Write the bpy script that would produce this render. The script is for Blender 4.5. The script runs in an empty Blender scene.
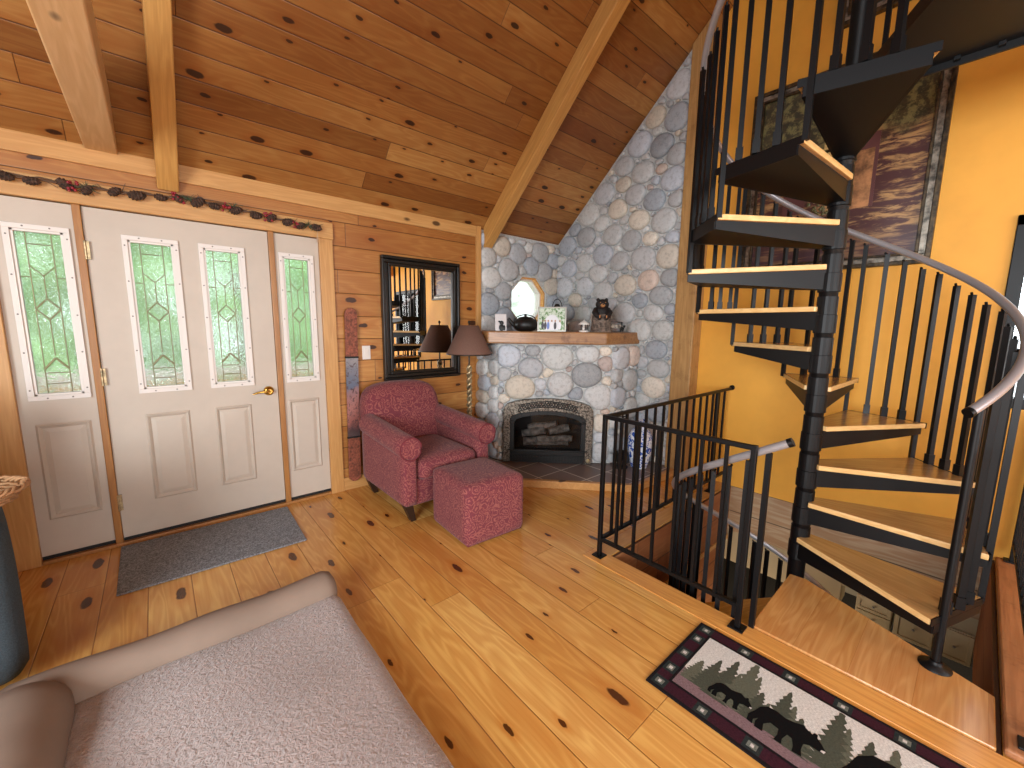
import bpy, bmesh, math, random
from mathutils import Vector, Matrix
PI = math.pi
rnd = random.Random(11)
C = bpy.context.scene.collection
SC = bpy.context.scene

# ------------------------------------------------------------------ camera, world, light
def make_camera():
    f, pi, ro, ya = 407.9, 0.14154, 0.01165, 0.71696
    fwd = Vector((math.sin(ya)*math.cos(pi), math.cos(ya)*math.cos(pi), -math.sin(pi)))
    right = Vector((math.cos(ya), -math.sin(ya), 0)); up = right.cross(fwd)
    r2 = right*math.cos(ro) + up*math.sin(ro); u2 = -right*math.sin(ro) + up*math.cos(ro)
    cam = bpy.data.cameras.new('camera'); o = bpy.data.objects.new('camera', cam); C.objects.link(o)
    m = Matrix((r2, u2, -fwd)).transposed().to_4x4(); m.translation = (0, 0, 1.40)
    o.matrix_world = m
    cam.sensor_width = 36; cam.lens = f/1024*36; cam.clip_start = .02
    SC.camera = o
make_camera()
w = bpy.data.worlds.new('sky'); SC.world = w; w.use_nodes = True
bg = w.node_tree.nodes['Background']; bg.inputs[0].default_value = (.86, .95, 1, 1); bg.inputs[1].default_value = 2.1
SC.view_settings.view_transform = 'Standard'; SC.view_settings.look = 'None'
SC.view_settings.gamma = 1; SC.view_settings.use_curve_mapping = False
SC.view_settings.exposure = 0.15
SC.cycles.max_bounces = 8; SC.cycles.transparent_max_bounces = 12
SC.cycles.diffuse_bounces = 5; SC.cycles.caustics_refractive = False; SC.cycles.caustics_reflective = False
SC.cycles.use_denoising = True

def area(name, loc, target, sx, sy, power, col=(1, 1, 1), spread=PI):
    l = bpy.data.lights.new(name, 'AREA'); l.shape = 'RECTANGLE'; l.size = sx; l.size_y = sy
    l.energy = power; l.color = col; l.spread = spread
    o = bpy.data.objects.new(name, l); C.objects.link(o); o.location = loc
    o.rotation_euler = (Vector(target)-Vector(loc)).to_track_quat('-Z', 'Y').to_euler()
    return o
# daylight through the big south window wall 
area('daylight_south', (.9, -3.80, 2.3), (.9, 0, 1.6), 4.6, 3.4, 310, (.93, .975, 1))
area('west_fill', (-2.45, -.6, 1.6), (0, -.4, 1.2), 2.4, 1.5, 240, (.90, .96, 1))  # added fill from the west, brightens the yellow wall and stone
area('basement_fill', (5.3, .6, -.42), (5.3, .6, -3), 1.6, 1.0, 42, (1, .86, .66))  # unseen light added to brighten the lower floor
area('stairwell_fill', (3.0, 1.0, -1.2), (3.8, .4, -.9), .5, .5, 13, (1, .82, .6))  # unseen light added to lift the stairwell boards and cabinets

# ------------------------------------------------------------------ materials
def lin(c):
    if isinstance(c, str):
        c = [int(c[i:i+2], 16) for i in (1, 3, 5)]
    return tuple(((v/255)/12.92 if v/255 <= .04045 else ((v/255+.055)/1.055)**2.4) for v in c)+(1,)
class NT:
    def __init__(s, name):
        s.m = bpy.data.materials.new(name); s.m.use_nodes = True; s.t = s.m.node_tree
        s.b = s.t.nodes['Principled BSDF']
    def n(s, typ, ins=None, **kw):
        nd = s.t.nodes.new(typ)
        for k, v in kw.items(): setattr(nd, k, v)
        for k, v in (ins or {}).items(): s.put(nd.inputs[k], v)
        return nd
    def put(s, sock, v):
        if hasattr(v, 'links') or isinstance(v, bpy.types.NodeSocket): s.t.links.new(v, sock)
        else: sock.default_value = v
    def math(s, op, a, b=0.0, c=0.0, clamp=False):
        nd = s.t.nodes.new('ShaderNodeMath'); nd.operation = op; nd.use_clamp = clamp
        for i, v in enumerate((a, b, c)): s.put(nd.inputs[i], v)
        return nd.outputs[0]
    def mix(s, fac, a, b, typ='MIX'):
        nd = s.t.nodes.new('ShaderNodeMix'); nd.data_type = 'RGBA'; nd.blend_type = typ
        s.put(nd.inputs[0], fac); s.put(nd.inputs[6], a); s.put(nd.inputs[7], b)
        return nd.outputs[2]
    def step(s, x, lo, hi):      # smoothstep, 0 below lo, 1 above hi (lo may exceed hi)
        nd = s.t.nodes.new('ShaderNodeMapRange'); nd.interpolation_type = 'SMOOTHSTEP'
        s.put(nd.inputs[0], x); s.put(nd.inputs[1], lo); s.put(nd.inputs[2], hi)
        return nd.outputs[0]
    def vec(s, x, y, z=0.0):
        nd = s.t.nodes.new('ShaderNodeCombineXYZ')
        for i, v in enumerate((x, y, z)): s.put(nd.inputs[i], v)
        return nd.outputs[0]
    def noise(s, v, scale=1, detail=3, rough=.5, dist=0):
        nd = s.n('ShaderNodeTexNoise', {'Vector': v, 'Scale': scale, 'Detail': detail, 'Roughness': rough, 'Distortion': dist})
        return nd.outputs[0]
    def bump(s, h, strength=.3, dist=.01):
        nd = s.n('ShaderNodeBump', {'Height': h, 'Strength': strength, 'Distance': dist})
        s.t.links.new(nd.outputs[0], s.b.inputs['Normal'])
    def set(s, col=None, rough=None, metal=None, spec=None, coat=None):
        if col is not None: s.put(s.b.inputs['Base Color'], col)
        if rough is not None: s.put(s.b.inputs['Roughness'], rough)
        if metal is not None: s.put(s.b.inputs['Metallic'], metal)
        if spec is not None: s.b.inputs['Specular IOR Level'].default_value = spec
        if coat is not None: s.b.inputs['Coat Weight'].default_value = coat; s.b.inputs['Coat Roughness'].default_value = .12
        return s.m
    def coord(s):
        t = s.n('ShaderNodeTexCoord'); sp = s.n('ShaderNodeSeparateXYZ', {0: t.outputs['Object']})
        return t.outputs['Object'], sp.outputs

def planks(name, along, across, width, length, cols, offs=0.0, ascale=1.0, knot=.5, kr=(.05, .16), knotcol='#2a0f06',
           rough=.4, groove='#2a1206', gw=.0022, grain=.35, coat=0, kdens=.45, bump=.5, figure=.35, seed=0.0, darkc='#d2a884'):
    """tongue and groove boards: along/across are 0,1,2 = X,Y,Z of the object"""
    g = NT(name); v, xyz = g.coord()
    L = xyz[along]; A = g.math('MULTIPLY', xyz[across], ascale)
    a = g.math('DIVIDE', g.math('SUBTRACT', A, offs), width)
    row = g.math('FLOOR', a); fr = g.math('SUBTRACT', a, row)
    r1 = g.n('ShaderNodeTexWhiteNoise', {'W': g.math('ADD', row, seed+.37)}, noise_dimensions='1D').outputs[0]
    l = g.math('ADD', g.math('DIVIDE', L, length), g.math('MULTIPLY', r1, 7.3))
    seg = g.math('FLOOR', l); fl = g.math('SUBTRACT', l, seg)
    wn = g.n('ShaderNodeTexWhiteNoise', {'Vector': g.vec(row, seg, seed)}, noise_dimensions='3D')
    bid = wn.outputs[0]; bid2 = g.n('ShaderNodeSeparateColor', {0: wn.outputs[1]}).outputs
    ramp = g.n('ShaderNodeValToRGB', {0: bid}); cr = ramp.color_ramp
    cr.elements[0].color = lin(cols[0]); cr.elements[1].color = lin(cols[-1])
    for i, c in enumerate(cols[1:-1]): e = cr.elements.new((i+1)/(len(cols)-1)); e.color = lin(c)
    base = ramp.outputs[0]
    # cathedral figure: contour bands of a stretched noise
    off = g.math('MULTIPLY', bid, 31.0)
    fv = g.vec(g.math('MULTIPLY', L, 1.1), g.math('MULTIPLY', A, 7.0), off)
    fn = g.noise(fv, 1.0, 2, .5, .3)
    band = g.math('FRACT', g.math('MULTIPLY', fn, 11.0))
    band = g.step(g.math('ABSOLUTE', g.math('SUBTRACT', band, .5)), .5, .12)
    gv = g.vec(g.math('MULTIPLY', L, 3.0), g.math('MULTIPLY', A, 90.0), off)
    fine = g.noise(gv, 1.0, 3, .6)
    dark = g.mix(1.0, base, lin(darkc), 'MULTIPLY')
    col = g.mix(g.math('MULTIPLY', band, figure), base, dark)
    col = g.mix(g.math('MULTIPLY', g.step(fine, .42, .75), grain), col, dark)
    big = g.noise(g.vec(g.math('MULTIPLY', L, .9), g.math('MULTIPLY', A, 3.0), off), 1.0, 2)
    col = g.mix(g.math('MULTIPLY', g.step(big, .5, .75), .5), col, dark)
    # knots
    kx = g.math('ADD', g.math('DIVIDE', L, kdens), g.math('MULTIPLY', r1, 13.1))
    wob = g.noise(v, 26.0, 2)
    kv = g.vec(g.math('ADD', kx, g.math('MULTIPLY', wob, .06)), g.math('ADD', g.math('MULTIPLY', a, 1.0), g.math('MULTIPLY', wob, .08)), seed*3.1)
    vo = g.n('ShaderNodeTexVoronoi', {'Vector': kv, 'Scale': 1.0, 'Randomness': .85}, voronoi_dimensions='3D' if False else '2D')
    kd = vo.outputs['Distance']; kc = g.n('ShaderNodeSeparateColor', {0: vo.outputs['Color']}).outputs
    rad = g.math('ADD', kr[0], g.math('MULTIPLY', g.math('POWER', kc[1], 2.0), kr[1]-kr[0]))
    on = g.math('LESS_THAN', kc[0], knot)
    core = g.math('MULTIPLY', g.step(kd, rad, g.math('MULTIPLY', rad, .72)), on)
    halo = g.math('MULTIPLY', g.step(kd, g.math('MULTIPLY', rad, 2.6), rad), on)
    col = g.mix(g.math('MULTIPLY', halo, .45), col, g.mix(1.0, base, lin('#d8ac7c'), 'MULTIPLY'))
    col = g.mix(g.math('MULTIPLY', core, .93), col, lin(knotcol))
    # grooves
    ed = g.math('MULTIPLY', g.math('MINIMUM', fr, g.math('SUBTRACT', 1.0, fr)), width)
    el = g.math('MULTIPLY', g.math('MINIMUM', fl, g.math('SUBTRACT', 1.0, fl)), length)
    e = g.math('MINIMUM', ed, g.math('MULTIPLY', el, 1.6))
    gr = g.step(e, gw, gw*.35)
    col = g.mix(g.math('MULTIPLY', gr, .85), col, lin(groove))
    g.set(col, rough, coat=coat)
    h = g.math('ADD', g.step(e, 0.0, gw*1.8), g.math('MULTIPLY', fine, .06))
    g.bump(h, bump, .004)
    return g.m

def wood(name, c1, c2, along=0, scale=1.0, rough=.4, knots=0.0, coat=0, knotcol='#2a0f06', rustic=0.0, tilt=0.0):
    g = NT(name); v, xyz = g.coord()
    if tilt: v = g.n('ShaderNodeMapping', {'Vector': v, 'Rotation': (tilt, 0, 0)}).outputs[0]
    sc = [14, 14, 14]; sc[along] = 1.2
    mp = g.n('ShaderNodeMapping', {'Vector': v, 'Scale': tuple(x*scale for x in sc)}).outputs[0]
    n1 = g.noise(mp, 1.0, 3, .5, .4)
    band = g.math('FRACT', g.math('MULTIPLY', n1, 7.0)); band = g.step(g.math('ABSOLUTE', g.math('SUBTRACT', band, .5)), .5, .05)
    sc2 = [95, 95, 95]; sc2[along] = 4
    n2 = g.noise(g.n('ShaderNodeMapping', {'Vector': v, 'Scale': tuple(x*scale for x in sc2)}).outputs[0], 1.0, 3, .6)
    col = g.mix(g.math('MULTIPLY', band, .45), lin(c1), lin(c2))
    col = g.mix(g.math('MULTIPLY', g.step(n2, .4, .75), .5), col, lin(c2))
    if knots:
        sk = [6, 6, 6]; sk[along] = 3.0
        kv = g.n('ShaderNodeMapping', {'Vector': v, 'Scale': tuple(sk)}).outputs[0]
        vo = g.n('ShaderNodeTexVoronoi', {'Vector': kv, 'Scale': 1.0})
        kc = g.n('ShaderNodeSeparateColor', {0: vo.outputs['Color']}).outputs
        core = g.math('MULTIPLY', g.step(vo.outputs['Distance'], .17, .11), g.math('LESS_THAN', kc[0], knots))
        col = g.mix(g.math('MULTIPLY', core, .85), col, lin(knotcol))
    if rustic:
        r = g.noise(v, 9.0, 5, .7); col = g.mix(g.math('MULTIPLY', g.step(r, .5, .7), rustic), col, g.mix(1.0, col, lin('#805a40'), 'MULTIPLY'))
    g.set(col, rough, coat=coat); g.bump(n2, .15 + rustic*.5, .004)
    return g.m

def plain(name, c, rough=.5, metal=0, spec=None, coat=None, nscale=0, namt=.15, bump=0):
    g = NT(name); v, _ = g.coord(); col = lin(c)
    if nscale:
        n = g.noise(v, nscale, 4, .6)
        d = tuple(x*(1-namt*2) for x in col[:3])+(1,)
        col = g.mix(g.step(n, .3, .7), d, tuple(min(1, x*(1+namt)) for x in col[:3])+(1,))
        if bump: g.bump(n, bump, .005)
    return g.set(col, rough, metal, spec, coat)

M = {}
M['floor'] = planks('pine_floor_boards', 1, 0, .178, 1.9, ['#d8a456', '#deac5e', '#d29c50', '#e2b468', '#cf984e'], offs=.93, knot=.85, kr=(.03, .17),
                    rough=.25, gw=.0022, coat=.15, kdens=.50, groove='#7a4a1e', knotcol='#3c1808', grain=.3)
M['ceil'] = planks('pine_ceiling_boards', 0, 1, .134, 3.1, ['#a0703a', '#85562a', '#b2844a', '#784a20', '#966634', '#a6743c'], offs=.0, ascale=1.3745, knot=.5, kr=(.05, .17),
                   rough=.42, gw=.004, kdens=.30, groove='#3a1806', knotcol='#240c04')
M['wall'] = planks('pine_wall_boards', 0, 2, .182, 2.1, ['#b68044', '#a87238', '#c08c4e', '#9e6832'], offs=.006, knot=.6, kr=(.05, .16), rough=.42, gw=.004,
                   kdens=.4, groove='#3a1a08', seed=3.0)
M['wallside'] = planks('pine_side_wall_boards', 1, 2, .182, 2.1, ['#b8884c', '#ac7a44', '#c09256'], knot=.5, kr=(.05, .15), rough=.45, gw=.004, kdens=.4, seed=5.0)
M['rim'] = planks('rough_rim_boards', 1, 2, .23, 3.4, ['#b8a286', '#ad967a', '#a2886c'], offs=0.0, knot=.3, kr=(.05, .12), rough=.7, gw=.006, kdens=.8, groove='#3a2818', seed=8.0, figure=.5)
M['band'] = plain('beige_band_paint', '#a8997c', .7)
M['rimx'] = planks('rough_header_boards', 0, 2, .23, 3.4, ['#9a6238', '#8a5630', '#a06a40'], knot=.3, kr=(.05, .12), rough=.7, gw=.006, kdens=.8, groove='#3a2010', seed=9.0)
M['trimx'] = wood('pine_trim_across', '#c6965c', '#b07e46', 0, knots=.25)
M['trimy'] = wood('pine_board_edge', '#dfa458', '#bf7c3a', 1, knots=.2, rough=.3, coat=.2)
M['trimz'] = wood('pine_trim_upright', '#c8985c', '#b27e46', 2, knots=.2)
M['mull'] = wood('door_jamb_pine', '#a8743c', '#8e5c2c', 2)
M['rafter'] = wood('rafter_pine', '#c49452', '#a8763c', 1, knots=.18, rough=.5, tilt=math.atan(.943))
M['beam'] = wood('pale_beam_pine', '#d8b484', '#c49a66', 1, .7, knots=.12, rough=.5)
M['post'] = wood('post_timber', '#b88f58', '#966c3c', 2, .8, knots=.15, rough=.6, rustic=.3)
M['mantel'] = wood('mantel_timber', '#a87a4c', '#7a5230', 0, .8, rough=.4, rustic=.6, coat=.1)
M['curb'] = wood('curb_timber', '#a8744c', '#8a5a38', 0, .9, knots=.1, rough=.6, rustic=.4)
M['oak'] = wood('oak_tread', '#c89c62', '#a87c48', 0, 1.0, rough=.22, coat=.3)
M['nose'] = wood('lit_tread_nosing', '#e6c084', '#cfa060', 0, 1.0, rough=.35)  # tan board edges, with the light on them put into the colour
M['yellow'] = plain('yellow_painted_wall', '#e6a63e', .62, nscale=3.0, namt=.035)
M['black'] = plain('black_powder_coated_steel', '#08080a', .45, .0, .28)
M['steel'] = plain('brushed_steel_rail', '#9c999c', .32, .35)
M['door'] = plain('greige_door_paint', '#beb2a4', .45, nscale=6, namt=.02)
M['white'] = plain('white_vinyl', '#dcd6d0', .4)
M['brass'] = plain('polished_brass', '#d8ae58', .22, 1.0)
M['dark'] = plain('matt_black', '#0c0a08', .7)
M['screw'] = plain('screw_cap', '#6a625c', .5)
M['came'] = plain('brass_glass_came', '#8a8460', .35, .7)
def glass_pat():
    g = NT('patterned_privacy_glass'); v, _ = g.coord()
    n = g.noise(v, 60, 2, .6)
    t = g.t; out = t.nodes['Material Output']
    b = g.n('ShaderNodeBump', {'Height': n, 'Strength': .5, 'Distance': .02}).outputs[0]
    rf = g.n('ShaderNodeBsdfRefraction', {'Color': (.93, 1, .94, 1), 'Roughness': .05, 'IOR': 1.12, 'Normal': b})
    tl = g.n('ShaderNodeBsdfTranslucent', {'Color': (.9, .95, .9, 1)})
    gl = g.n('ShaderNodeBsdfGlossy', {'Color': (1, 1, 1, 1), 'Roughness': .08, 'Normal': b})
    m1 = g.n('ShaderNodeMixShader', {0: .12, 1: rf.outputs[0], 2: tl.outputs[0]})
    m2 = g.n('ShaderNodeMixShader', {0: .05, 1: m1.outputs[0], 2: gl.outputs[0]})
    t.links.new(m2.outputs[0], out.inputs[0]); return g.m
def glass_clear(name, col=(1, 1, 1, 1), fac=.08, rough=.02):
    g = NT(name); t = g.t; out = t.nodes['Material Output']
    tr = g.n('ShaderNodeBsdfTransparent', {'Color': col}); gl = g.n('ShaderNodeBsdfGlossy', {'Roughness': rough})
    fr = g.n('ShaderNodeFresnel', {'IOR': 1.45})
    m2 = g.n('ShaderNodeMixShader', {0: fr.outputs[0], 1: tr.outputs[0], 2: gl.outputs[0]})
    t.links.new(m2.outputs[0], out.inputs[0]); return g.m
M['glass'] = glass_pat(); M['clear'] = glass_clear('clear_glass'); M['smoke'] = glass_clear('smoked_fire_glass', (.75, .75, .75, 1))
def frost():
    g = NT('obscure_glass'); v, _ = g.coord(); t = g.t
    tl = g.n('ShaderNodeBsdfTranslucent', {'Color': (1, 1, 1, 1)}); tr = g.n('ShaderNodeBsdfTransparent', {'Color': (1, 1, 1, 1)})
    m = g.n('ShaderNodeMixShader', {0: .35, 1: tl.outputs[0], 2: tr.outputs[0]}); t.links.new(m.outputs[0], t.nodes['Material Output'].inputs[0]); return g.m
M['frost'] = frost()
M['bevel'] = plain('bevelled_glass_piece', '#b8b48c', .12, .3)
M['mirror'] = plain('mirror_silver', '#eceae6', .01, 1.0)
M['mframe'] = plain('glossy_black_frame', '#0e0d0d', .3, 0, .6, nscale=14, namt=.3)

def stonemat():
    g = NT('river_stone'); v, _ = g.coord()
    at = g.n('ShaderNodeAttribute', attribute_name='Col').outputs[0]
    n = g.noise(v, 34, 5, .7); n2 = g.noise(v, 150, 2, .6)
    col = g.mix(g.math('MULTIPLY', g.step(n, .45, .7), .45), at, g.mix(1.0, at, lin('#a09c98'), 'MULTIPLY'))
    col = g.mix(g.math('MULTIPLY', g.step(n2, .55, .75), .25), col, lin('#d8d6d0'))
    g.set(col, .75); g.bump(n, .25, .006); return g.m
M['stone'] = stonemat()
M['mortar'] = plain('grey_mortar', '#bcbebc', .9, nscale=60, namt=.1, bump=.5)
def fabric(name, c1, c2, scale=22, rough=.9, sheen=.4, bump=.3, weave=260):
    g = NT(name); v, _ = g.coord()
    vo = g.n('ShaderNodeTexVoronoi', {'Vector': v, 'Scale': scale}, feature='F1')
    nz = g.noise(v, scale*.7, 3, .6, 2.5)
    w_ = g.math('SINE', g.math('MULTIPLY', g.math('ADD', vo.outputs['Distance'], g.math('MULTIPLY', nz, .8)), 26.0))
    fine = g.noise(v, weave, 2, .6)
    col = g.mix(g.step(w_, .1, .8), lin(c1), lin(c2))
    col = g.mix(g.math('MULTIPLY', g.step(fine, .35, .7), .45), col, g.mix(1.0, col, lin('#8a7a7a'), 'MULTIPLY'))
    g.set(col, rough, spec=.2); g.b.inputs['Sheen Weight'].default_value = sheen
    g.bump(fine, bump, .002); return g.m
M['maroon'] = fabric('maroon_paisley_chenille', '#763840', '#9a5a54', 15, sheen=.12)
M['piping'] = plain('maroon_piping', '#6c2830', .9)
M['legwood'] = plain('dark_leg_wood', '#2c1c14', .4)
def fleece():
    g = NT('mauve_fleece'); v, _ = g.coord()
    n = g.noise(v, 70, 3, .7, .6); n2 = g.noise(v, 5, 2)
    col = g.mix(n, lin('#82736c'), lin('#beaeaa')); col = g.mix(g.math('MULTIPLY', n2, .25), col, lin('#97827e'))
    g.set(col, .95, spec=.1); g.b.inputs['Sheen Weight'].default_value = .6; g.bump(n, 1.0, .012); return g.m
M['fleece'] = fleece()
M['suede'] = plain('taupe_microsuede', '#857264', .9, nscale=3, namt=.05)
M['denim'] = plain('slate_blue_upholstery', '#38444c', .9, nscale=220, namt=.2, bump=.3)
def ruglight():
    g = NT('grey_mat_pile'); v, _ = g.coord(); n = g.noise(v, 130, 3, .8); n2 = g.noise(v, 40, 3, .7)
    col = g.mix(g.step(n, .35, .65), lin('#5c6064'), lin('#a6aab0')); col = g.mix(g.math('MULTIPLY', g.step(n2, .4, .7), .4), col, lin('#66696e'))
    g.set(col, .95, spec=.1); g.bump(n, .8, .006); return g.m
M['mat'] = ruglight()
M['shade'] = plain('brown_lamp_shade', '#74564a', .8, nscale=200, namt=.1)
M['bronze'] = plain('aged_bronze', '#b09c78', .4, .6, nscale=40, namt=.3)
M['bronzedark'] = plain('dark_bronze_pole', '#3a3028', .4, .7)
def speck():
    g = NT('speckled_pewter_surround'); v, _ = g.coord(); n = g.noise(v, 55, 4, .8)
    g.set(g.mix(g.step(n, .42, .58), lin('#342c26'), lin('#8e8478')), .38, .75); g.bump(n, .6, .004); return g.m
M['speck'] = speck()
M['iron'] = plain('black_cast_iron', '#121212', .45, .2, nscale=60, namt=.2)
M['firebox'] = plain('firebox_black', '#161412', .8)
M['log'] = plain('ceramic_log', '#6a6560', .9, nscale=22, namt=.35, bump=.8)
def tilemat():
    g = NT('slate_hearth_tile'); v, xyz = g.coord()
    u = g.math('DIVIDE', g.math('SUBTRACT', xyz[0], .18), .30); t_ = g.math('DIVIDE', g.math('SUBTRACT', xyz[1], .07), .30)
    def e(a): f = g.math('FRACT', a); return g.math('MINIMUM', f, g.math('SUBTRACT', 1.0, f))
    ed = g.math('MINIMUM', e(u), e(t_)); gr = g.step(ed, .022, .012)
    wn = g.n('ShaderNodeTexWhiteNoise', {'Vector': g.vec(g.math('FLOOR', u), g.math('FLOOR', t_))}).outputs[0]
    n = g.noise(v, 12, 4, .7)
    col = g.mix(wn, lin('#705c56'), lin('#887670')); col = g.mix(g.math('MULTIPLY', n, .5), col, lin('#5c5450'))
    g.set(g.mix(gr, col, lin('#ccc2b4')), .4); g.bump(g.math('SUBTRACT', 1.0, gr), .4, .003); return g.m
M['tile'] = tilemat()

# ------------------------------------------------------------------ mesh helper
class MB:
    def __init__(s): s.v = []; s.f = []; s.mi = []; s.sm = []; s.col = []
    def add(s, vs, fs, mi=0, smooth=False, col=None):
        o = len(s.v); s.v += [tuple(p) for p in vs]
        for f in fs: s.f.append([i+o for i in f]); s.mi.append(mi); s.sm.append(smooth); s.col.append(col)
        return s
    def hexa(s, p, mi=0):       # p = 8 points: bottom 4 ccw then top 4
        return s.add(p, [(3, 2, 1, 0), (4, 5, 6, 7), (0, 1, 5, 4), (1, 2, 6, 5), (2, 3, 7, 6), (3, 0, 4, 7)], mi)
    def box(s, x0, x1, y0, y1, z0, z1, mi=0, mtx=None):
        p = [Vector(q) for q in ((x0, y0, z0), (x1, y0, z0), (x1, y1, z0), (x0, y1, z0), (x0, y0, z1), (x1, y0, z1), (x1, y1, z1), (x0, y1, z1))]
        if mtx: p = [mtx @ q for q in p]
        return s.hexa(p, mi)
    def prism(s, pts, z0, z1, mi=0, mtx=None, top=None, side=None):
        n = len(pts)
        a = sum(pts[i][0]*pts[(i+1) % n][1]-pts[(i+1) % n][0]*pts[i][1] for i in range(n))
        if a < 0: pts = pts[::-1]
        vs = [Vector((x, y, z0)) for x, y in pts]+[Vector((x, y, z1)) for x, y in pts]
        if mtx: vs = [mtx @ q for q in vs]
        s.add(vs, [tuple(range(n-1, -1, -1))], mi); o = len(s.v)-2*n
        def f(ix, m): s.f.append([o+i for i in ix]); s.mi.append(m); s.sm.append(False); s.col.append(None)
        f(range(n, 2*n), mi if top is None else top)
        for i in range(n): f((i, (i+1) % n, n+(i+1) % n, n+i), mi if side is None else side)
        return s
    def tube(s, pts, r, n=10, mi=0, cap=True, smooth=True, phase=0.0, closed=False):
        pts = [Vector(p) for p in pts]; N = len(pts); rs = r if isinstance(r, (list, tuple)) else [r]*N
        vs = []; up = Vector((0, 0, 1))
        for i, p in enumerate(pts):
            if closed: d = pts[(i+1) % N]-pts[i-1]
            else: d = pts[min(i+1, N-1)]-pts[max(i-1, 0)]
            d.normalize()
            a = d.cross(up)
            if a.length < .05: a = d.cross(Vector((1, 0, 0)))
            a.normalize(); b = a.cross(d)
            for k in range(n):
                t = 2*PI*k/n+phase; vs.append(p+(a*math.cos(t)+b*math.sin(t))*rs[i])
        fs = [(i*n+k, i*n+(k+1) % n, (i+1)*n+(k+1) % n, (i+1)*n+k) for i in range(N-1) for k in range(n)]
        if closed: fs += [((N-1)*n+k, (N-1)*n+(k+1) % n, (k+1) % n, k) for k in range(n)]
        s.add(vs, fs, mi, smooth)
        if cap and not closed: s.add(vs[:n], [tuple(range(n-1, -1, -1))], mi); s.add(vs[-n:], [tuple(range(n))], mi)
        return s
    def bar(s, p0, p1, w_, mi=0, ang=0.0):  # square bar (for uprights ang = turn about z)
        return s.tube([p0, p1], w_*.7071, 4, mi, True, False, PI/4+ang)
    def lathe(s, prof, c=(0, 0, 0), n=24, mi=0, smooth=True, mtx=None):
        vs = []
        for r, z in prof:
            for k in range(n):
                q = Vector((r*math.cos(2*PI*k/n), r*math.sin(2*PI*k/n), z))
                if mtx: q = mtx @ q
                vs.append(q+Vector(c))
        m = len(prof)
        fs = [(i*n+k, i*n+(k+1) % n, (i+1)*n+(k+1) % n, (i+1)*n+k) for i in range(m-1) for k in range(n)]
        s.add(vs, fs, mi, smooth)
        if prof[0][0] > 1e-4: s.add(vs[:n], [tuple(range(n-1, -1, -1))], mi)
        if prof[-1][0] > 1e-4: s.add(vs[-n:], [tuple(range(n))], mi)
        return s
    def ball(s, c, r, n=12, mi=0, mtx=None):    # r scalar or 3-tuple
        if not isinstance(r, (tuple, list)): r = (r, r, r)
        m = max(4, n//2); vs = []; fs = []
        for i in range(m+1):
            t = PI*i/m
            for k in range(n):
                q = Vector((r[0]*math.sin(t)*math.cos(2*PI*k/n), r[1]*math.sin(t)*math.sin(2*PI*k/n), r[2]*math.cos(t)))
                if mtx: q = mtx @ q
                vs.append(q+Vector(c))
        for i in range(m):
            for k in range(n): fs.append((i*n+k, (i+1)*n+k, (i+1)*n+(k+1) % n, i*n+(k+1) % n))
        return s.add(vs, fs, mi, True)
    def rbox(s, c, size, r, n=8, mi=0, mtx=None, bulge=(0, 0, 0), fn=None):   # soft box
        h = [x/2 for x in size]; r = min([r]+h)
        vs = []; idx = {}; fs = []
        def vert(i, j, k):
            key = (i, j, k)
            if key in idx: return idx[key]
            q = []
            for a, t in enumerate((i, j, k)):
                u = 2*t/n-1
                q.append(u)
            core = [max(-(h[a]-r), min(h[a]-r, q[a]*h[a]*1.0)) for a in range(3)]
            full = [q[a]*h[a] for a in range(3)]
            d = Vector([full[a]-core[a] for a in range(3)])
            p = Vector(core)+(d.normalized()*r if d.length > 1e-9 else d)
            for a in range(3):
                b_, c_ = (a+1) % 3, (a+2) % 3
                p[a] += math.copysign(bulge[a], p[a])*(1-q[b_]**2)*(1-q[c_]**2)*(abs(full[a])/h[a]) if bulge[a] else 0
            if fn: p = fn(p)
            if mtx: p = mtx @ p
            vs.append(p+Vector(c)); idx[key] = len(vs)-1; return idx[key]
        for a in range(3):
            for side in (0, n):
                for i in range(n):
                    for j in range(n):
                        def K(u, v):
                            t = [0, 0, 0]; t[a] = side; t[(a+1) % 3] = u; t[(a+2) % 3] = v; return vert(*t)
                        q = [K(i, j), K(i+1, j), K(i+1, j+1), K(i, j+1)]
                        fs.append(q if side else q[::-1])
        return s.add(vs, fs, mi, True)
    def build(s, name, mats, parent=None, bevel=0, seg=2, loc=None, rot=None):
        me = bpy.data.meshes.new(name); me.from_pydata([tuple(p) for p in s.v], [], s.f)
        if not isinstance(mats, (list, tuple)): mats = [mats]
        for m in mats: me.materials.append(M[m] if isinstance(m, str) else m)
        me.polygons.foreach_set('material_index', s.mi); me.polygons.foreach_set('use_smooth', s.sm)
        if any(c is not None for c in s.col):
            ca = me.color_attributes.new('Col', 'FLOAT_COLOR', 'CORNER'); vals = []
            for c, f in zip(s.col, s.f): vals += list(c or (.5, .5, .5, 1))*len(f)
            ca.data.foreach_set('color', vals)
        me.update()
        o = bpy.data.objects.new(name, me); C.objects.link(o)
        if parent is not None: o.parent = parent
        if loc is not None: o.location = loc
        if rot is not None: o.rotation_euler = rot
        if bevel:
            b = o.modifiers.new('bevel', 'BEVEL'); b.width = bevel; b.segments = seg; b.limit_method = 'ANGLE'; b.angle_limit = .6; b.harden_normals = False
        return o
def tag(o, label=None, cat=None, group=None, kind=None):
    if label: o['label'] = label
    if cat: o['category'] = cat
    if group: o['group'] = group
    if kind: o['kind'] = kind
    return o
def struct(o, label=None, cat=None): return tag(o, label, cat, kind='structure')
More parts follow.
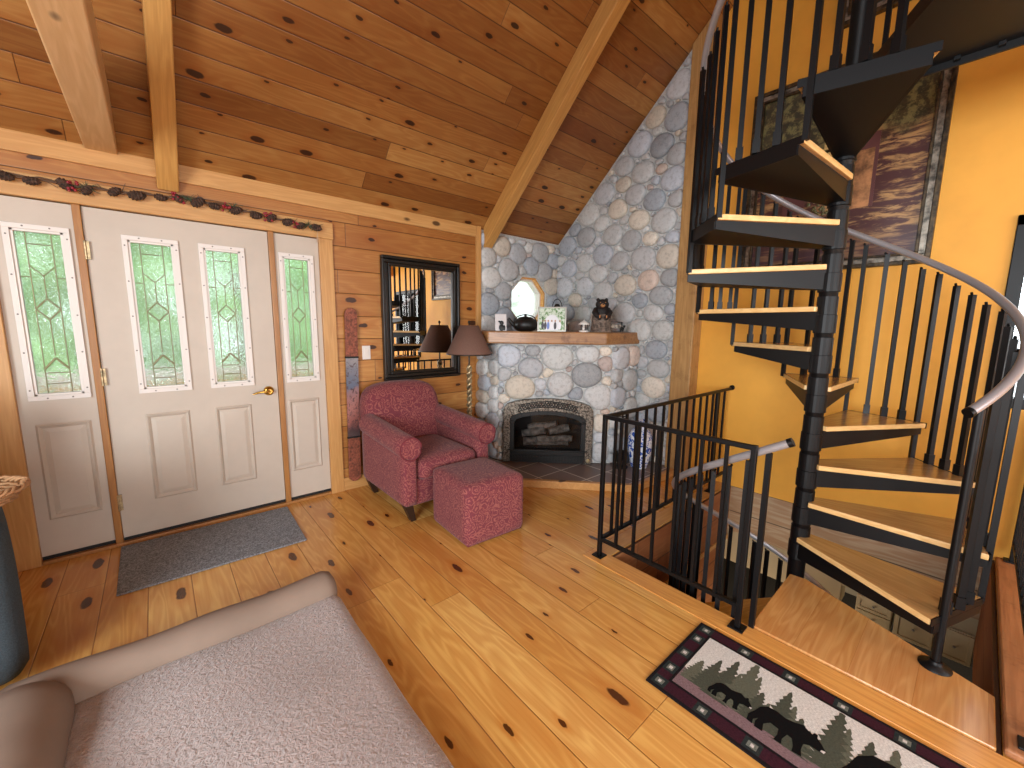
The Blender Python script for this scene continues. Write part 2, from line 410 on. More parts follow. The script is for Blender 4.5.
def thing(name, label, cat, loc=(0, 0, 0), rotz=0, group=None):
    o = bpy.data.objects.new(name, None); C.objects.link(o); o.empty_display_size = .1
    o.location = loc; o.rotation_euler = (0, 0, rotz); return tag(o, label, cat, group)
def B(x0, x1, y0, y1, z0, z1, mi=0): return MB().box(x0, x1, y0, y1, z0, z1, mi)

# ------------------------------------------------------------------ room shell
WX0, WX1, WY0, WY1 = -2.6, 3.80, -4.0, 3.42
SX = 3.68                                   # face of the stone clad gable
def roofz(y): return 2.35+.943*(3.42-y)
RY = -.35; RZ = roofz(RY)
OX0, OX1, OY0, OY1 = 2.01, 3.80, -.20, 1.36  # stair opening
fl = MB()
for a in ((WX0, OX0, WY0, WY1), (OX0, WX1, OY1, WY1), (OX0, WX1, WY0, OY0)): fl.box(*a, -.30, 0)
struct(fl.build('floor', 'floor'), 'honey coloured knotty pine board floor', 'floor')
# ceiling: two slopes
ce = MB()
def slope(y0, z0, y1, z1):
    ce.hexa([(WX0-.1, y0, z0), (WX1+.2, y0, z0), (WX1+.2, y1, z1), (WX0-.1, y1, z1), (WX0-.1, y0, z0+.15), (WX1+.2, y0, z0+.15), (WX1+.2, y1, z1+.15), (WX0-.1, y1, z1+.15)])
slope(RY, RZ, WY1+.25, roofz(WY1+.25)); slope(WY0-.2, RZ-.943*(RY-WY0+.2), RY, RZ)
struct(ce.build('ceiling', 'ceil'), 'sloping ceiling of brown knotty pine boards', 'ceiling')
# north wall (with door unit opening X -.60..1.00, z 0..2.045) and octagon opening in the stone part
T = .16
nw = MB()
nw.box(WX0, -.60, WY1, WY1+T, -.3, 2.5); nw.box(-.60, 1.0, WY1, WY1+T, 2.045, 2.5); nw.box(1.0, 2.53, WY1, WY1+T, -.3, 2.5)
struct(nw.build('wall_north', 'wall'), 'pine board wall around the front door', 'wall')
OCX, OCZ, OCR = 3.225, 1.675, .285
def octo(r, cx=OCX, cz=OCZ): return [(cx+r*math.cos(PI/8+k*PI/4), cz+r*1.0*math.sin(PI/8+k*PI/4)) for k in range(8)]
nm = MB()
# mortar backing with an octagonal hole: ring of quads from octagon to rectangle
def ringwall(mb, x0, x1, z0, z1, inner, y0, y1, mi=0):
    outer = []
    for x, z in inner:
        dx, dz = x-OCX, z-OCZ
        t = min([(x1-OCX)/dx if dx > 0 else (x0-OCX)/dx, (z1-OCZ)/dz if dz > 0 else (z0-OCZ)/dz])
        outer.append((OCX+dx*t, OCZ+dz*t))
    n = len(inner)
    for i in range(n):
        j = (i+1) % n
        q = [inner[i], outer[i], outer[j], inner[j]]
        # corner fill
        for y in (y0,):
            mb.add([(p[0], y, p[1]) for p in q], [(0, 1, 2, 3)], mi)
        o1, o2 = outer[i], outer[j]
        if abs(o1[0]-o2[0]) > 1e-6 and abs(o1[1]-o2[1]) > 1e-6:
            cx = x1 if max(o1[0], o2[0]) > x1-1e-6 else x0; cz = z1 if max(o1[1], o2[1]) > z1-1e-6 else z0
            mb.add([(o1[0], y0, o1[1]), (cx, y0, cz), (o2[0], y0, o2[1])], [(0, 1, 2)], mi)
        mb.add([(inner[i][0], y0, inner[i][1]), (inner[j][0], y0, inner[j][1]), (inner[j][0], y1, inner[j][1]), (inner[i][0], y1, inner[i][1])], [(0, 1, 2, 3)], mi)
ringwall(nm, 2.53, 3.85, 1.1, 2.6, octo(OCR), WY1, WY1+T)
nm.add([(2.53, WY1, -.3), (3.85, WY1, -.3), (3.85, WY1, 1.1), (2.53, WY1, 1.1)], [(0, 1, 2, 3)])
nm.add([(2.53, WY1+T, -.3), (4.1, WY1+T, -.3), (4.1, WY1+T, 1.3), (2.53, WY1+T, 1.3)], [(0, 1, 2, 3)])

# ---- river stones
def rcol():
    t = rnd.random()
    if t < .60: b = rnd.choice([(150, 152, 154), (164, 166, 166), (138, 142, 146), (156, 160, 166), (172, 174, 172)])
    elif t < .80: b = rnd.choice([(138, 148, 160), (150, 158, 170), (126, 134, 144)])
    elif t < .93: b = rnd.choice([(182, 170, 150), (188, 176, 158), (172, 160, 142)])
    else: b = rnd.choice([(176, 152, 136), (160, 140, 132)])
    b = [c+26+(sum(b)/3-c)*.25 for c in b]; k = rnd.uniform(.93, 1.07)
    return lin([min(244, c*k) for c in b])
def inpoly(p, poly):
    x, y = p; c = False; n = len(poly)
    for i in range(n):
        (x1, y1), (x2, y2) = poly[i], poly[i-1]
        if (y1 > y) != (y2 > y) and x < (x2-x1)*(y-y1)/(y2-y1)+x1: c = not c
    return c
def stones(mb, O, U, V, N, poly, holes=(), radii=(.135, .11, .09, .07, .05, .036), gap=.008, h=.045, mi=1, tries=900, asp=1.22):
    """river stones packed in polygon (u,v metres) on the plane O + uU + vV, bulging along N"""
    O, U, V, N = Vector(O), Vector(U), Vector(V), Vector(N)
    us = [p[0] for p in poly]; vs_ = [p[1] for p in poly]
    seeds = []
    def ok(p, r):
        if not inpoly(p, poly): return False
        for hpoly in holes:
            if inpoly(p, hpoly): return False
        for q in (0, 1, 2, 3, 4, 5, 6, 7):
            t = q*PI/4; pp = (p[0]+.75*r*math.cos(t), p[1]+.75*r*math.sin(t))
            if not inpoly(pp, poly): return False
            for hpoly in holes:
                if inpoly(pp, hpoly): return False
        for x, y, rr in seeds:
            if ((x-p[0])/asp)**2+(y-p[1])**2 < (.86*(r+rr))**2: return False
        return True
    area_ = (max(us)-min(us))*(max(vs_)-min(vs_))
    for r in radii:
        for _ in range(int(tries*area_)+200):
            rr = r*rnd.uniform(.88, 1.12); p = (rnd.uniform(min(us), max(us)), rnd.uniform(min(vs_), max(vs_)))
            if ok(p, rr): seeds.append((p[0], p[1], rr))
    K = 28
    for i, (x, y, r) in enumerate(seeds):
        nb = [(a, b, c) for j, (a, b, c) in enumerate(seeds) if j != i and (a-x)**2+(b-y)**2 < (r+c+.26)**2]
        rot = rnd.choice((0, 0, PI/2, .6, -.6))+rnd.uniform(-.3, .3); ex = rnd.uniform(1.05, 1.7)
        rad = []
        for k in range(K):
            t = 2*PI*k/K; dx, dy = math.cos(t), math.sin(t)
            lim = 9.0
            for a, b, c in nb:      # power diagram half-plane in squeezed metric
                gx, gy = (a-x)/asp**2, (b-y)
                d2 = ((a-x)/asp)**2+(b-y)**2
                s0 = (d2+r*r-c*c)/2
                den = gx*dx+gy*dy
                if den > 1e-6: lim = min(lim, (s0/den)-gap*.5)
            # ellipse cap
            ct, st = math.cos(t-rot), math.sin(t-rot)
            cap = 1.22*r/math.sqrt((ct/ex)**2+(st*1.0)**2)
            lim = min(lim, cap)
            s = 0.01
            while s < lim:
                pp = (x+dx*(s+gap), y+dy*(s+gap))
                if not inpoly(pp, poly) or any(inpoly(pp, hh) for hh in holes): break
                s += .006
            rad.append(max(.012, min(lim, s)))
        for _ in range(2):
            sm = [(rad[k-2]+2*rad[k-1]+3*rad[k]+2*rad[(k+1) % K]+rad[(k+2) % K])/9 for k in range(K)]
            rad = [min(a*1.0, b*1.04) for a, b in zip(sm, rad)]
        hh = min(h, .2+r)*rnd.uniform(.75, 1.15)*(.55+.45*min(1, r/.09))
        tx, ty = rnd.uniform(-.12, .12), rnd.uniform(-.12, .12)
        c = rcol(); rings = [(1.0, -.012), (.985, .35), (.90, .68), (.72, .9), (.42, 1.0)]; vs = []
        for sc, hz in rings:
            for k in range(K):
                t = 2*PI*k/K; px, py = rad[k]*sc*math.cos(t), rad[k]*sc*math.sin(t)
                z = hh*hz*(1+(tx*px+ty*py)/max(r, .03)) if hz > 0 else hz
                vs.append(O+U*(x+px)+V*(y+py)+N*z)
        vs.append(O+U*x+V*y+N*hh*1.02)
        fs = [(a*K+k, a*K+(k+1) % K, (a+1)*K+(k+1) % K, (a+1)*K+k) for a in range(4) for k in range(K)]
        fs += [(4*K+k, 4*K+(k+1) % K, 5*K) for k in range(K)]
        mb.add(vs, fs, mi, True, c)
# north stone part above the mantel
stones(nm, (2.53, WY1, 0), (1, 0, 0), (0, 0, 1), (0, -1, 0), [(.0, 1.31), (1.15, 1.31), (1.15, 2.33), (0, 2.33)], [octo(OCR+.02, OCX-2.53)],
       radii=(.11, .09, .075, .055, .04, .03))
nm.box(2.53, 3.85, WY1+.001, WY1+.01, 2.33, 2.6)
struct(nm.build('wall_north_stone', ['mortar', 'stone']), 'river stone facing around the octagonal window', 'wall')
# gable (east) wall
ey = MB()
PY0, PY1 = 1.715, 1.905       # timber post between stone and plaster
def gab(y0, y1, z0, x0=WX1, x1=WX1+.18, mi=0):
    ys = sorted(set([y0, y1]+([RY] if y0 < RY < y1 else [])))
    zz = [min(roofz(y), RZ-.943*(RY-y)) if y < RY else roofz(y) for y in ys]
    pts = [(y0, z0), (y1, z0)]+[(y, z) for y, z in zip(ys[::-1], zz[::-1])]
    n = len(pts)
    vs = [(x0, a, b) for a, b in pts]+[(x1, a, b) for a, b in pts]
    fs = [tuple(range(n-1, -1, -1)), tuple(range(n, 2*n))]+[(i, (i+1) % n, n+(i+1) % n, n+i) for i in range(n)]
    ey.add(vs, fs, mi)
gab(-.05, 1.80, 0)
WZ0, WZ1, WYa = .95, 2.06, -1.25    # east window
ey.box(WX1, WX1+.18, WYa, -.05, 0, WZ0)
gab(WYa, -.05, WZ1); gab(WY0, WYa, 0)
struct(ey.build('wall_east', 'yellow'), 'golden yellow painted gable wall behind the staircase', 'wall')
es = MB()
es.add([(SX, 1.90, -.3), (SX, WY1+.1, -.3), (SX, WY1+.1, roofz(WY1+.1)+.05), (SX, 1.90, roofz(1.90)+.05)], [(3, 2, 1, 0)], 0)
es.add([(SX+.3, 1.78, -.3), (SX+.3, WY1+.3, -.3), (SX+.3, WY1+.3, roofz(WY1)+.05), (SX+.3, 1.78, roofz(1.78)+.05)], [(3, 2, 1, 0)], 0)
stones(es, (SX, 0, 0), (0, -1, 0), (0, 0, 1), (-1, 0, 0), [(-WY1, 1.3), (-2.28, 1.3), (-2.28, .06), (-1.90, .06), (-1.90, roofz(1.90)-.02), (-WY1, roofz(WY1)-.02)], [],
       radii=(.112, .098, .085, .072, .06, .048, .036, .026), gap=.014, tries=1000)
struct(es.build('wall_east_stone', ['mortar', 'stone']), 'rounded river stone facing of the gable under the roof slope', 'wall')
# west and south walls with window openings (behind the camera)
ww = MB(); x = WX0
ww.box(x-.15, x, WY0, -2.0, -.3, 5.6); ww.box(x-.15, x, .8, WY1+T, -.3, 5.6); ww.box(x-.15, x, -2.0, .8, -.3, .8); ww.box(x-.15, x, -2.0, .8, 2.4, 5.9)
struct(ww.build('wall_west', 'wallside')); sw = MB()
sw.box(WX0, -1.8, WY0-.15, WY0, -.3, 5.5); sw.box(3.0, WX1+.1, WY0-.15, WY0, -.3, 5.5); sw.box(-1.8, 3.0, WY0-.15, WY0, -.3, .5)
struct(sw.build('wall_south', 'wall'))
# window frames behind the camera
def winframe(name, pts, w_, d, mat, ax):
    pass
wf = MB()
for zz in (.55, 2.4): wf.box(-1.8, 3.0, WY0-.1, WY0, zz-.05, zz+.05)
for xx in (-1.78, -.6, .6, 1.8, 2.98): wf.box(xx-.04, xx+.04, WY0-.1, WY0, .5, 2.45)
struct(wf.build('window_5', 'white'))
# ---------------------------------------------------------------- trims of the north wall
Yf = WY1
tr = []
def trim(n, mb, mat, label, bevel=.004): struct(mb.build('trim_%d' % n, mat, bevel=bevel), label, 'trim')
trim(1, B(-1.4, 1.105, Yf-.028, Yf, 2.045, 2.165), 'trimx', 'flat pine header board over the front door')
trim(2, B(1.0, 1.10, Yf-.022, Yf, 0, 2.045), 'trimz', 'pine casing right of the front door')
trim(3, B(-.74, -.60, Yf-.022, Yf, 0, 2.045), 'trimz', 'pine casing left of the front door')
trim(4, B(-.293, -.258, Yf-.012, Yf+.1, 0, 2.045), 'mull', 'narrow pine post between left sidelight and door')
trim(5, B(.662, .698, Yf-.012, Yf+.1, 0, 2.045), 'mull', 'narrow pine post between door and right sidelight')
trim(6, B(-.60, 1.0, Yf-.02, Yf+.1, 0, .022), 'mull', 'wooden threshold under the front door')
trim(7, B(2.475, 2.53, Yf-.03, Yf, 0, 2.37), 'trimz', 'thin pine upright where boards meet stone')
trim(8, MB().box(WX0, 2.475, Yf-.02, Yf, 2.265, 2.37), 'trimx', 'pine board along the top of the wall')
trim(9, B(1.10, 2.475, Yf-.016, Yf, 0, .11), 'trimx', 'low pine baseboard behind the armchair')
# border boards of the stair opening
trim(10, MB().box(1.885, OX0, -1.5, 1.475, .0, .004), 'trimy', 'pine border board along the stair opening', .0015)
trim(11, MB().box(OX0, 3.8, OY1, 1.475, .0, .004), 'trimx', 'pine border board on the far side of the opening', .0015)
trim(12, MB().box(OX1, OX1+.2, -.9, 1.8, -.42, 0), 'rim', 'rough weathered rim boards under the yellow wall', .006)
trim(17, MB().box(OX0, OX1, OY0+.002, OY0+.018, -.62, -.002), 'rimx', 'rough boards under the curb timber', .004)
trim(13, MB().box(OX1+.01, OX1+.2, .50, 1.8, -.71, -.42).box(OX1+.01, OX1+.2, -.9, .50, -.54, -.42), 'band', 'pale painted band under the rim boards', .004)
trim(14, MB().box(OX0, OX1, OY1-.02, OY1-.002, -.46, -.002), 'rimx', 'rough header boards on the far side of the opening', .004)
trim(16, MB().box(OX0, OX1, OY1+.02, OY1+.04, -1.25, -.50), 'rimx', 'rough boards lower down on the far side of the opening', .004)
trim(15, MB().box(OX0, OX1, OY1-.03, OY1+.03, -.50, -.46), 'trimx', 'pale strip under the rough header boards', .004)
# ---------------------------------------------------------------- sidelights and door
def caming(mb, x0, x1, z0, z1, y):
    wd = x1-x0; ht = z1-z0; cx = (x0+x1)/2; t = .0028
    def ln(a, b, r=t): mb.tube([(a[0], y, a[1]), (b[0], y, b[1])], r, 5, 0, True, True)
    xl, xr = x0+wd*.22, x1-wd*.22
    ln((xl, z0), (xl, z1)); ln((xr, z0), (xr, z1))
    ln((x0, z1-ht*.27), (xl, z1-ht*.27)); ln((xr, z1-ht*.27), (x1, z1-ht*.27))
    ln((xl, z1-ht*.07), (xr, z1-ht*.07))
    zt = z1-ht*.25
    ln((xl, zt+ht*.05), (cx, zt-ht*.01)); ln((cx, zt-ht*.01), (xr, zt+ht*.05))
    ln((cx, zt), (cx, z0+ht*.60)); ln((cx, z0+ht*.47), (cx, z0+ht*.24))
    d = [(cx, z0+ht*.60), (xr, z0+ht*.535), (cx, z0+ht*.47), (xl, z0+ht*.535)]
    for i in range(4): ln(d[i], d[(i+1) % 4], .004)
    ln((xl, z0+ht*.155), (cx, z0+ht*.225), .006); ln((cx, z0+ht*.225), (xr, z0+ht*.155), .006)
    ln((xl, z0+ht*.13), (xr, z0+ht*.13)); ln((xl, z0+ht*.06), (xr, z0+ht*.06))
def glassframe(par, x0, x1, z0, z1, yf):
    f = MB(); wv = .026
    f.box(x0, x1, yf-.014, yf, z1-wv, z1); f.box(x0, x1, yf-.014, yf, z0, z0+wv)
    f.box(x0, x0+wv, yf-.014, yf, z0+wv, z1-wv); f.box(x1-wv, x1, yf-.014, yf, z0+wv, z1-wv)
    i0, i1, j0, j1 = x0+wv, x1-wv, z0+wv, z1-wv; k = .012
    f.box(i0, i1, yf-.006, yf+.03, j1-k, j1); f.box(i0, i1, yf-.006, yf+.03, j0, j0+k)
    f.box(i0, i0+k, yf-.006, yf+.03, j0, j1); f.box(i1-k, i1, yf-.006, yf+.03, j0, j1)
    n = 5
    for q in range(n):
        z = z0+.06+(z1-z0-.12)*q/(n-1)
        for xx in (x0+.012, x1-.012): f.tube([(xx, yf-.0155, z), (xx, yf-.013, z)], .0042, 8, 1)
    for xx in (x0+(x1-x0)*.3, x0+(x1-x0)*.7):
        for z in (z0+.012, z1-.012): f.tube([(xx, yf-.0155, z), (xx, yf-.013, z)], .0042, 8, 1)
    fo = f.build('glass_frame', ['white', 'screw'], par, bevel=.003)
    p = MB(); p.add([(i0, yf+.018, j0), (i1, yf+.018, j0), (i1, yf+.018, j1), (i0, yf+.018, j1)], [(0, 1, 2, 3)])
    p.build('patterned_glass', 'glass', fo)
    c = MB(); caming(c, i0+k, i1-k, j0+k, j1-k, yf+.012); c.build('leading', 'came', fo)
def slab(x0, x1, z0, z1, y0, y1, holes):
    """door slab with rectangular openings (holes: x0,x1,z0,z1)"""
    mb = MB(); xs = sorted(set([x0, x1]+[h[0] for h in holes]+[h[1] for h in holes])); zs = sorted(set([z0, z1]+[h[2] for h in holes]+[h[3] for h in holes]))
    for i in range(len(xs)-1):
        for j in range(len(zs)-1):
            cx, cz = (xs[i]+xs[i+1])/2, (zs[j]+zs[j+1])/2
            if any(h[0] < cx < h[1] and h[2] < cz < h[3] for h in holes): continue
            mb.box(xs[i], xs[i+1], y0, y1, zs[j], zs[j+1])
    return mb
def panel(mb, x0, x1, z0, z1, y):     # moulded raised panel
    def fr(a0, b0, ya, a1, b1, yb):   # frame ring between inset a0 (y ya) and a1 (y yb)
        o = [(x0+a0, ya, z0+a0), (x1-a0, ya, z0+a0), (x1-a0, ya, z1-a0), (x0+a0, ya, z1-a0)]
        i = [(x0+a1, yb, z0+a1), (x1-a1, yb, z0+a1), (x1-a1, yb, z1-a1), (x0+a1, yb, z1-a1)]
        mb.add(o+i, [(k, (k+1) % 4, 4+(k+1) % 4, 4+k) for k in range(4)])
    fr(0, 0, y, .010, 0, y-.009); fr(.010, 0, y-.009, .018, 0, y-.004); fr(.018, 0, y-.004, .026, 0, y+.004); fr(.026, 0, y+.004, .05, 0, y-.003)
    mb.add([(x0+.05, y-.003, z0+.05), (x1-.05, y-.003, z0+.05), (x1-.05, y-.003, z1-.05), (x0+.05, y-.003, z1-.05)], [(0, 1, 2, 3)])
yd = Yf+.006
def unit(name, x0, x1, glasses, panels, label):
    eps = .012
    sl = slab(x0, x1, .045, 2.04, yd, yd+.045, [(g[0]+.03, g[1]-.03, g[2]+.03, g[3]-.03) for g in glasses]+[(p[0]+.001, p[1]-.001, p[2]+.001, p[3]-.001) for p in panels])
    for p in panels: panel(sl, *p, yd)
    o = sl.build(name, 'door'); struct(o, label, 'door' if 'door' in name else 'window')
    for g in glasses: glassframe(o, *g, yd)
    B(x0, x1, yd+.004, yd+.045, .022, .045).build('dark_gap_strip', 'dark', o)  # black strip filling the gap between threshold and slab
    return o
zp0, zp1, zg0, zg1 = .255, .82, .955, 1.908
unit('window_1', -.60, -.293, [(-.558, -.313, zg0, zg1)], [(-.55, -.328, zp0, zp1)], 'left sidelight with patterned glass beside the front door')
door = unit('door_1', -.256, .660, [(-.104, .158, zg0, zg1), (.259, .513, zg0, zg1)], [(-.09, .134, zp0, zp1), (.268, .486, zp0, zp1)],
            'greige front door with two patterned glass lights')
unit('window_2', .698, 1.0, [(.722, .957, zg0, zg1)], [(.726, .945, zp0, zp1)], 'right sidelight with patterned glass beside the front door')
hd = MB(); hx, hz = .60, .905; my = Matrix.Rotation(PI/2, 4, 'X')
hd.lathe([(.034, 0), (.034, .008), (.022, .016), (.012, .02), (.012, .045), (.016, .05)], (hx, yd, hz), 20, 0, True, my)
hd.tube([(hx, yd-.045, hz), (hx-.03, yd-.052, hz+.002), (hx-.07, yd-.05, hz-.002), (hx-.105, yd-.042, hz-.012)], [.010, .010, .008, .005], 10)
hd.build('lever_handle', 'brass', door)
for z in (1.80, 1.07, .28):
    h = MB(); h.box(-.262, -.240, yd-.016, yd-.001, z-.05, z+.05); h.tube([(-.258, yd-.014, z-.052), (-.258, yd-.014, z+.052)], .007, 8)
    h.build('hinge', 'bronze', door)
# octagon window
ow = MB(); yi = WY1+.02
for a, b, ya, yb, mi in ((OCR+.004, OCR-.018, WY1+.02, WY1+T, 0), (OCR-.018, OCR-.034, WY1+.07, WY1+T, 1)):
    A_, B_ = octo(a), octo(b)
    for i in range(8):
        j = (i+1) % 8
        ow.hexa([(A_[i][0], ya, A_[i][1]), (A_[j][0], ya, A_[j][1]), (A_[j][0], yb, A_[j][1]), (A_[i][0], yb, A_[i][1]),
                 (B_[i][0], ya, B_[i][1]), (B_[j][0], ya, B_[j][1]), (B_[j][0], yb, B_[j][1]), (B_[i][0], yb, B_[i][1])], mi)
o3 = ow.build('window_3', ['trimy', 'white']); struct(o3, 'octagonal window set in the river stone', 'window')
g3 = MB(); q = octo(OCR-.03); g3.add([(a, WY1+T-.03, b) for a, b in q], [tuple(range(8))]); g3.build('window_pane', 'frost', o3)
# east window (black frame)
e = MB()
for a, b, c, d in ((WYa, -.05, WZ0, WZ0+.06), (WYa, -.05, WZ1-.06, WZ1), (WYa, WYa+.06, WZ0, WZ1), (-.11, -.05, WZ0, WZ1), (-.68, -.64, WZ0, WZ1)): e.box(WX1-.02, WX1+.1, a, b, c, d)
o4 = e.build('window_4', 'black', bevel=.004); struct(o4, 'black framed window on the yellow wall', 'window')
B(WX1+.05, WX1+.055, WYa, -.05, WZ0, WZ1).build('window_pane', 'clear', o4)
# ---------------------------------------------------------------- rafters, beam, post
def rafter(name, x0, x1, depth, label, mat='rafter', ylow=Yf-.02):
    mb = MB(); y1 = RY+.2
    mb.hexa([(x0, ylow, roofz(ylow)-depth), (x0, y1, roofz(y1)-depth), (x1, y1, roofz(y1)-depth), (x1, ylow, roofz(ylow)-depth),
             (x0, ylow, roofz(ylow)), (x0, y1, roofz(y1)), (x1, y1, roofz(y1)), (x1, ylow, roofz(ylow))])
    return tag(mb.build(name, mat, bevel=.006), label, 'rafter')
rafter('roof_rafter', .085, .19, .17, 'slim pine rafter rising above the front door, right of the pale beam')
rafter('roof_rafter', 2.56, 2.665, .20, 'long pine rafter rising from the corner where boards meet stone')
rafter('roof_rafter', -1.9, -1.79, .17, 'pine rafter near the left end of the room')
bm = MB(); xa, xb = -.21, -.075
zt = 2.60; yt = 3.42-(zt-2.35)/.943
vs = [(xa, -3.95, 2.35), (xb, -3.95, 2.35), (xb, 3.40, 2.35), (xa, 3.40, 2.35), (xa, -3.95, zt), (xb, -3.95, zt), (xb, yt-.01, zt), (xa, yt-.01, zt)]
bm.hexa(vs)
tag(bm.build('tie_beam', 'beam', bevel=.006), 'heavy pale square tie beam crossing the upper left corner', 'beam')
ps = MB(); a, b = PY0, PY1
ps.hexa([(SX-.04, a, 0), (3.798, a, 0), (3.798, b, 0), (SX-.04, b, 0), (SX-.04, a, roofz(a)), (3.798, a, roofz(a)), (3.798, b, roofz(b)), (SX-.04, b, roofz(b))])
tag(ps.build('timber_post', 'post', bevel=.01), 'upright timber post between river stone and yellow wall', 'post')

# ---------------------------------------------------------------- fireplace
B1, B2, B3 = (2.50, 3.08), (3.29, 2.29), (SX, 2.29)
fp = thing('stone_fireplace', 'corner fireplace of rounded river stones', 'fireplace', (0, 0, 0))
dU = Vector((1, -1, 0)).normalized(); dN = Vector((-1, -1, 0)).normalized()
def P2(u, n, z=0): p = Vector((B1[0], B1[1], z))+dU*u+dN*n; return p
cb = MB()
foot = [(2.50, WY1), B1, (P2(.10, 0).x, P2(.10, 0).y), (P2(.10, -.34).x, P2(.10, -.34).y), (P2(.89, -.34).x, P2(.89, -.34).y), (P2(.89, 0).x, P2(.89, 0).y), B2, B3, (SX, WY1)]
cb.prism(foot, .065, .60); cb.prism([(2.50, WY1), B1, B2, B3, (SX, WY1)], .60, 1.235)
stones(cb, (B1[0], B1[1], 0), dU, (0, 0, 1), dN, [(.0, .07), (1.1, .07), (1.1, 1.22), (0, 1.22)],
       [[(.055, .0), (.94, .0), (.94, .60), (.90, .66), (.80, .69), (.5, .725), (.2, .69), (.10, .66), (.055, .60)]], radii=(.12, .105, .09, .07, .05, .036, .028), tries=1500)
stones(cb, (2.50, WY1, 0), (0, -1, 0), (0, 0, 1), (-1, 0, 0), [(0.0, .07), (.35, .07), (.35, 1.22), (0, 1.22)], [], radii=(.08, .065, .05, .035), tries=1500)
stones(cb, (B2[0], B2[1], 0), (1, 0, 0), (0, 0, 1), (0, -1, 0), [(-.03, .07), (.39, .07), (.39, 1.22), (-.03, 1.22)], [], radii=(.10, .085, .065, .045, .03), tries=1500)
cb.build('stone_body', ['mortar', 'stone'], fp)
hp = [(2.34, WY1-.002), (2.34, 2.54), (3.0, 1.84), (3.635, 1.83), (3.635, 1.91), (SX, 1.91), (SX, WY1-.002)]
hh = MB().prism(hp, 0.0, .062)
class Frame: pass
mf = Frame(); mf.location = (2.9, 2.4, 0); mf.rotation_euler = (0, 0, -PI/4)
hr = thing('hearth', 'raised hearth of brown slate tiles with pine edging', 'hearth', (2.9, 2.4, 0), 0)
def loc_pts(o, pts):
    c, s_ = math.cos(-o.rotation_euler[2]), math.sin(-o.rotation_euler[2])
    return [((x-o.location[0])*c-(y-o.location[1])*s_, (x-o.location[0])*s_+(y-o.location[1])*c) for x, y in pts]
MB().prism(loc_pts(hr, hp), 0, .060).build('tile_slab', 'tile', hr)
te = MB()
edge = [(2.34, 2.54), (3.0, 1.84), (SX, 1.83)]
le = loc_pts(hr, [(2.30, 2.53), (2.985, 1.80), (3.635, 1.79), (3.635, 1.835), (3.005, 1.845), (2.345, 2.55)])
te.prism(le, 0, .066); te.prism(loc_pts(hr, [(2.30, 2.53), (2.345, 2.55), (2.345, 3.40), (2.30, 3.40)]), 0, .066)
te.build('pine_edging', 'trimx', hr, bevel=.005)
fp.location = (0, 0, 0)
# mantel shelf
mp_ = [(2.35, 3.05), (2.35, WY1), (SX, WY1), (SX, 2.27), (3.13, 2.27)]
mt = MB().prism(loc_pts(mf, mp_), 1.235, 1.350)
mo = mt.build('mantel_shelf', 'mantel', bevel=.012, loc=mf.location, rot=mf.rotation_euler)
tag(mo, 'thick brown timber mantel shelf over the fireplace', 'mantel')
# gas insert: local x along face, y into the wall, z up
gi = thing('gas_fireplace_insert', 'arched gas fireplace insert with speckled metal surround and dark glass', 'fireplace insert', tuple(P2(.495, 0, 0)), -PI/4)
def arch(hw, zs, zc, n=14): return [(-hw+2*hw*i/n, zs+(zc-zs)*math.cos(PI/2*(-1+2*i/n))) for i in range(n+1)]
AO = [(-.435, .595), (-.40, .645), (-.33, .672), (-.22, .692), (-.11, .703), (0, .707), (.11, .703), (.22, .692), (.33, .672), (.40, .645), (.435, .595)]
AI = [(-.368, .50), (-.34, .535), (-.27, .557), (-.18, .573), (-.09, .582), (0, .585), (.09, .582), (.18, .573), (.27, .557), (.34, .535), (.368, .50)]
def sc_(L, k, dz): return [(x*k, z-dz) for x, z in L]
AD = sc_(AI, .89, .04)
def archring(mb, o_, i_, y0, y1, z0, mi=0):
    A_ = [(o_[0][0], z0)]+o_+[(o_[-1][0], z0)]; B_ = [(i_[0][0], z0)]+i_+[(i_[-1][0], z0)]
    for k in range(len(A_)-1):
        a, b, c, d = A_[k], A_[k+1], B_[k+1], B_[k]
        if a == b and c == d: continue
        mb.hexa([(a[0], y0, a[1]), (b[0], y0, b[1]), (c[0], y0, c[1]), (d[0], y0, d[1]), (a[0], y1, a[1]), (b[0], y1, b[1]), (c[0], y1, c[1]), (d[0], y1, d[1])], mi)
s1 = MB(); archring(s1, AO, AI, -.055, .02, .066)
s1.build('surround', 'speck', gi, bevel=.004)
vt = MB()
for k in range(22):
    x = -.27+.54*k/21; zc = .652-.9*x*x*.62
    vt.tube([(x-.014, -.060, zc-.022), (x+.014, -.060, zc+.022)], .0045, 5); vt.tube([(x+.014, -.060, zc-.022), (x-.014, -.060, zc+.022)], .0045, 5)
for dz in (-.028, .028): vt.tube([(x_, -.060, .652-.56*x_*x_+dz) for x_ in [-.29+.58*q/12 for q in range(13)]], .005, 6)
vt.build('vent_grille', 'iron', gi)
dr = MB(); archring(dr, AI, AD, -.045, .01, .16)
dr.box(-.365, .365, -.045, .01, .14, .18); dr.tube([(-.39, -.06, .19), (.39, -.06, .19)], .008, 8); dr.tube([(-.37, -.055, .47), (-.33, -.055, .47)], .01, 8); dr.tube([(.33, -.055, .47), (.37, -.055, .47)], .01, 8)
dr.build('glass_door_frame', 'iron', gi, bevel=.002)
gp = MB(); pts = [(-.327, .18)]+AD+[(.327, .18)]
gp.add([(x, -.02, z) for x, z in pts], [tuple(range(len(pts)))]); gp.build('glass_pane', 'smoke', gi)
bx = MB(); d_ = .31
